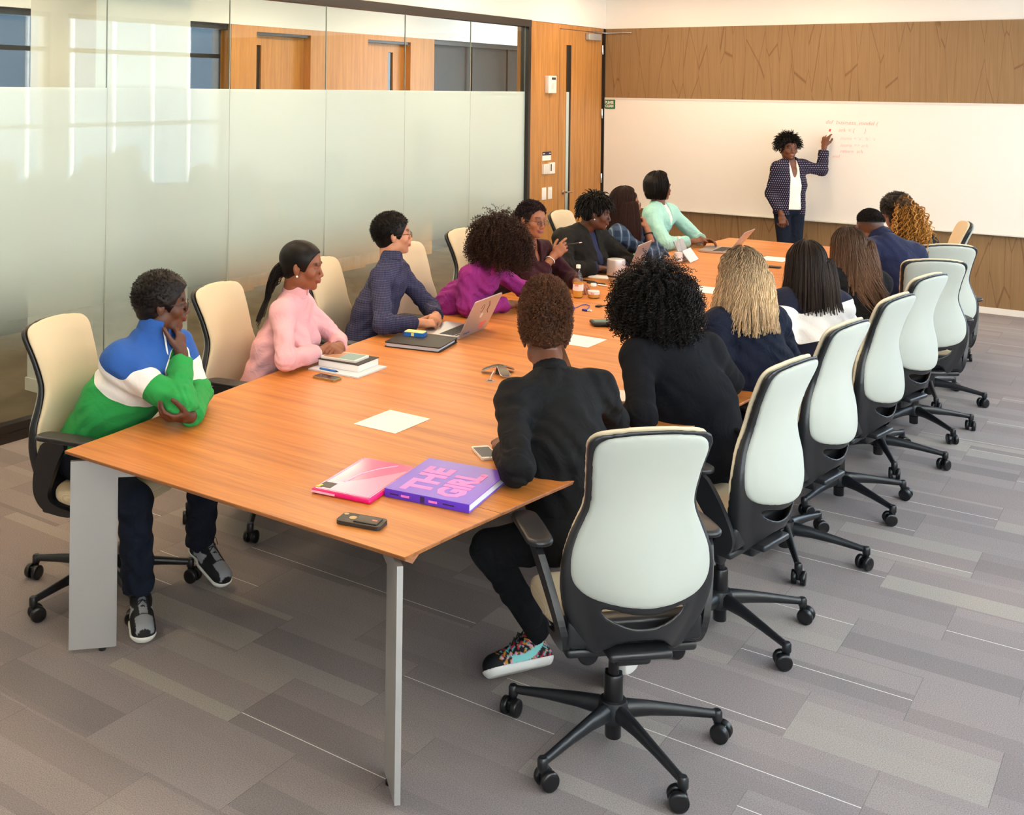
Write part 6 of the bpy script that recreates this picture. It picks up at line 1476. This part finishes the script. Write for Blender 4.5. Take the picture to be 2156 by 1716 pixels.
# conference microphone, conference phone, cables
t = flat_thing('table_microphone', 'star-shaped conference microphone standing alone by a cable hole', 'microphone', 2.955, -7.42, 0)
def arm_shape(a, m='device_dark', L=.085, parent=None, w=.030):
    c, s_ = math.cos(R(a)), math.sin(R(a)); b_ = MB(); n = 8; V = []
    for i in range(n + 1):
        q = i / n; r = L * q; z = .036 - .030 * q ** 1.5; ww = w * (.62 + .55 * q - .15 * q * q) if i < n else w * .7
        for sg in (-1, 1):
            for dz in (0, .007): V.append((r * c - sg * ww * s_ * .8, r * s_ + sg * ww * c * .8, z + dz))
    F = []
    for i in range(n):
        o_ = i * 4; F += [(o_ + 1, o_ + 5, o_ + 7, o_ + 3), (o_, o_ + 2, o_ + 6, o_ + 4), (o_, o_ + 4, o_ + 5, o_ + 1), (o_ + 2, o_ + 3, o_ + 7, o_ + 6)]
    F += [(0, 1, 3, 2), (n * 4, n * 4 + 2, n * 4 + 3, n * 4 + 1)]
    o = b_.add(V, F, True).build('arm', m, parent)
    rim = MB(); rim.tube([(V[i * 4][0], V[i * 4][1], V[i * 4][2] + .003) for i in range(n + 1)] + [(V[i * 4 + 2][0], V[i * 4 + 2][1], V[i * 4 + 2][2] + .003) for i in range(n, -1, -1)], .0028, 6); rim.build('rim', 'lap_alu', o)
for a in (200, 320, 80): arm_shape(a, parent=t)
MB().lathe([(.022, 0), (.018, .02), (.012, .038)], 16).build('foot', 'device_dark', t)
t = thing('cable_grommet', 'small round silver cable hole in front of the star-shaped microphone', 'cable hole', (2.985, -7.56, TZ))
MB().lathe([(.020, .0), (.020, .0015), (.012, .0018)], 22).build('ring', 'lap_alu', t); MB().lathe([(.011, .0016), (.011, .0021)], 16).build('hole', 'key_black', t)
g = MB(); g.tube([(2.985, -7.56, TZ + .002), (2.975, -7.53, TZ + .018), (2.965, -7.49, TZ + .028)], .0028, 8); o = g.build('microphone_cable', 'lap_alu'); tag(o, 'short grey cable from the hole to the star-shaped microphone', 'cable')
t = thing('conference_phone', 'dark three-armed conference phone with green display, left of the black curls', 'telephone', (2.965, -6.03, TZ), R(20))
pz = MB(); pz.box(-.19, -.05, -.05, .06, .004, .026, bev=.012, mtx=Matrix.Rotation(R(20), 4, 'Z')); pz.build('keypad_arm', 'key_black', t)
MB().box(-.175, -.10, -.022, .040, .026, .0275, mtx=Matrix.Rotation(R(20), 4, 'Z')).build('display', 'lcd', t)
sp_ = MB(); sp_.prism([(a, b2) for a, b2 in chaikin([(-.09, -.13), (.02, -.15), (.05, -.10), (.10, .08), (.02, .10), (-.03, -.02)], 2, True)], .006, .036, smooth=True); sp_.build('speaker_arm', 'device_dark', t)
rm = MB(); P = chaikin([(-.09, -.13), (.02, -.15), (.05, -.10), (.10, .08), (.02, .10), (-.03, -.02)], 2, True); rm.tube([(a, b2, .034) for a, b2 in P + P[:1]], .0045, 6, cap=False); rm.build('rim', 'pink_highlight' if False else 'speaker_silver', t)
MB().lathe([(.006, 0), (.006, .001)], 12, c=(-.01, -.06, .0362)).build('emblem', 'white_plastic', t)
def cable(name, label, pts, r, m, cat='cable'):
    b_ = MB(); b_.tube(chaikin(pts, 3), r, 8); o = b_.build(name, m); tag(o, label, cat); return o
z = TZ + .003
rc = random.Random(5); loop = []
for i in range(34): a = i * 1.1; loop.append((2.515 + .035 * math.cos(a) * rc.uniform(.6, 1.2), -5.84 + .055 * math.sin(a) * rc.uniform(.6, 1.2), z + .0012 * i % .022 + .002))
cable('usb_cable', 'bundled blue cable with a white plug behind the tall brown afro', loop + [(2.53, -5.78, z), (2.50, -5.62, z), (2.56, -5.62, z), (2.60, -5.76, z)], .0026, 'cable_blue')
uo = bpy.data.objects['usb_cable']; MB().box(2.585, 2.62, -5.80, -5.775, z - .002, z + .008, bev=.002).build('plug', 'cable_blue', uo); MB().box(2.62, 2.645, -5.797, -5.778, z - .001, z + .006).build('connector', 'white_plastic', uo)
cable('phone_cable', 'black lead with a plug end behind the conference phone', [(2.62, -5.60, z), (2.66, -5.50, z), (2.75, -5.45, z), (2.95, -5.60, z), (3.02, -5.86, z + .01)], .003, 'key_black')
MB().box(2.600, 2.625, -5.645, -5.60, z - .002, z + .008, bev=.002).build('plug', 'key_black', bpy.data.objects['phone_cable'])

def bottle(label, x, y, prof, liquid, lab, cap, name='juice_bottle', cat='bottle', group=None, liq=True):
    t = thing(name, label, cat, (x, y, TZ), group=group)
    MB().lathe(prof, 28).build('glass', 'clear_glass', t)
    if liq: MB().lathe(liquid, 28).build('juice', 'juice', t)
    MB().lathe([(lab[0], lab[1]), (lab[0] + .0006, lab[1] + .0005), (lab[0] + .0006, lab[2] - .0005), (lab[0], lab[2])], 28).build('label', 'label_pale', t)
    MB().lathe([(cap[0], cap[1]), (cap[0], cap[2] - .002), (cap[0] - .002, cap[2])], 20).build('cap', 'white_plastic', t)
    return t
b1 = bottle('tall juice bottle with white cap and pink label', 2.372, -5.42, [(.024, .0), (.032, .006), (.033, .095), (.031, .12), (.020, .155), (.013, .180), (.013, .20)], [(.022, .003), (.0305, .008), (.0315, .098)], (.0336, .048, .088), (.0145, .192, .214))
MB().box(-.012, .012, -.0352, -.0335, .078, .092).build('label_print', 'label_pink', b1).rotation_euler = (0, 0, R(10))
b2 = bottle('squat round juice jar with white lid beside the tall bottle', 2.455, -5.365, [(.028, .0), (.037, .006), (.038, .042), (.030, .062), (.018, .072), (.017, .088)], [(.026, .003), (.0355, .007), (.0365, .026)], (.0385, .026, .046), (.0195, .078, .094), 'juice_jar', 'jar')
MB().box(-.016, .004, -.0402, -.039, .031, .035).box(-.016, -.010, -.0402, -.039, .036, .043).build('label_print', 'marker_red', b2).rotation_euler = (0, 0, R(25))
bottle('empty-necked clear bottle with cream label before the folded tablet', 2.335, -3.60, [(.022, .0), (.030, .006), (.031, .085), (.029, .11), (.016, .150), (.012, .175), (.012, .205)], [(.02, .003), (.028, .01), (.029, .08)], (.0316, .02, .085), (.0135, .195, .212), 'water_bottle', liq=False)
t = thing('cylinder_speaker', 'silver cylinder speaker with a black band on a narrow foot', 'speaker', (2.305, -4.69, TZ))
MB().lathe([(.036, .0), (.042, .003), (.058, .034)], 32).build('foot', 'speaker_silver', t); MB().lathe([(.0595, .0345), (.060, .036), (.060, .045), (.0595, .0465)], 32).build('band', 'key_black', t)
MB().lathe([(.062, .047), (.064, .051), (.064, .150), (.062, .158), (.054, .160)], 32).build('housing', 'speaker_silver', t)
t = thing('purple_marker', 'purple marker pen lying before the cylinder speaker', 'marker', (2.40, -4.76, TZ + .008), R(-8))
MB().tube([(-.03, 0, 0), (.06, 0, 0)], .0078, 12).build('barrel', 'pen_purple', t); MB().tube([(-.075, 0, 0), (-.03, 0, 0)], .0070, 12).build('cap', 'white_plastic', t)
for i, (x, y, a, m, lb) in enumerate(((2.16, -4.83, -15, 'key_black', 'dark pen behind the tall bottle, left of the two'), (2.235, -4.88, 5, 'device_dark', 'dark pen behind the tall bottle, right of the two'), (2.31, -4.93, -4, 'white_plastic', 'short white eraser stick next to the purple marker'))):
    t = thing('pen' if i < 2 else 'eraser', lb, 'pen' if i < 2 else 'eraser', (x, y, TZ + .006), R(a)); MB().tube([(-.06 + .03 * (i == 2), 0, 0), (.06 - .03 * (i == 2), 0, 0)], .006, 10).build('barrel', m, t); MB().tube([(.06 - .03 * (i == 2), 0, 0), (.075 - .03 * (i == 2), 0, 0)], [.0055, .004], 10).build('cap', 'blue_plastic' if i == 0 else m, t)
t = flat_thing('notebook', 'thin cream notebook under the hands of the person in the blazer', 'notebook', 2.16, -4.62, 2); MB().box(-.08, .08, -.055, .055, 0, .010, bev=.002).build('cover', 'paper', t)
t = flat_thing('blue_folder', 'pale blue paper folder in front of the person in plaid', 'folder', 2.20, -3.72, 8); MB().box(-.11, .11, -.08, .08, 0, .004).build('sheet', 'sky_blue', t)
t = thing('tablet_stand', 'tablet propped in a folded white cover behind the clear bottle', 'tablet', (2.31, -3.42, TZ), R(-85))
MB().box(-.12, .12, -.004, .004, 0, .17, mtx=Matrix.Translation((0, .02, .002)) @ Matrix.Rotation(R(24), 4, 'X')).build('tablet', 'lap_alu', t)
MB().box(-.115, .115, -.003, .003, 0, .11, mtx=Matrix.Translation((0, .085, .002)) @ Matrix.Rotation(R(38), 4, 'X')).build('cover_flap', 'tent_white', t)
t = flat_thing('closed_tablet', 'dark tablet with pale edge beside the purple-sleeved arm', 'tablet', 2.47, -6.02, 4); MB().prism(rounded(.24, .17, .01), 0, .007).build('body', 'lap_alu', t); MB().prism(rounded(.235, .165, .009), .007, .0085).build('screen', 'screen_dark', t)
# held things and jewellery
def at_frame(W, d, n): return nrm(d), nrm(n)
Rt5 = D5['Rt']; pw_ = D5['WR'] + nrm((.5, .45, .6)) * .115 + nrm((-.4, .7, -.2)) * .02
o = MB().tube([tuple(pw_ + v3(-.045, -.02, -.012)), tuple(pw_ + v3(.075, .045, .012))], .0042, 8).build('pen', 'key_black'); tag(o, 'slim pen held up by the person in the maroon sweater', 'pen')
MB().tube([tuple(pw_ + v3(.075, .045, .012)), tuple(pw_ + v3(.09, .054, .015))], .0032, 8).build('cap', 'chrome', o)
def bracelet(root, D, side, back, r, w, m, name):
    W_, E_ = D['W' + side], D['E' + side]; a = nrm(E_ - W_); c = W_ + a * back - D['Rt']; u = nrm(np.cross(a, v3(0, 0, 1) if abs(a[2]) < .9 else v3(1, 0, 0))); v_ = np.cross(a, u)
    b_ = MB(); b_.tube([tuple(c + (u * math.cos(q) + v_ * math.sin(q)) * r) for q in np.linspace(0, 2 * PI, 25)], w, 6, cap=False); b_.build(name, m, root)
bracelet(r1, D1, 'L', .035, .034, .012, 'cuff_navy', 'cuff'); bracelet(r2, D2, 'R', .025, .028, .0028, 'pearl', 'bracelet'); bracelet(r2, D2, 'R', .042, .029, .0024, 'chrome', 'bangle')
bracelet(r5, D5, 'R', .045, .032, .0035, 'pearl', 'bracelet'); bracelet(r7, D7, 'R', .04, .031, .006, 'key_black', 'watch_strap')
hm = D16['WL'] + v3(.025, .01, .095)
o = MB().tube([tuple(hm + v3(-.01, .0, -.02)), tuple(hm + v3(.018, .012, .055))], .0085, 12).build('whiteboard_marker', 'white_plastic'); tag(o, 'white marker with red tip held up by the presenter', 'marker')
MB().tube([tuple(hm + v3(.018, .012, .055)), tuple(hm + v3(.027, .016, .080))], .0092, 12).build('cap', 'marker_cap', o)
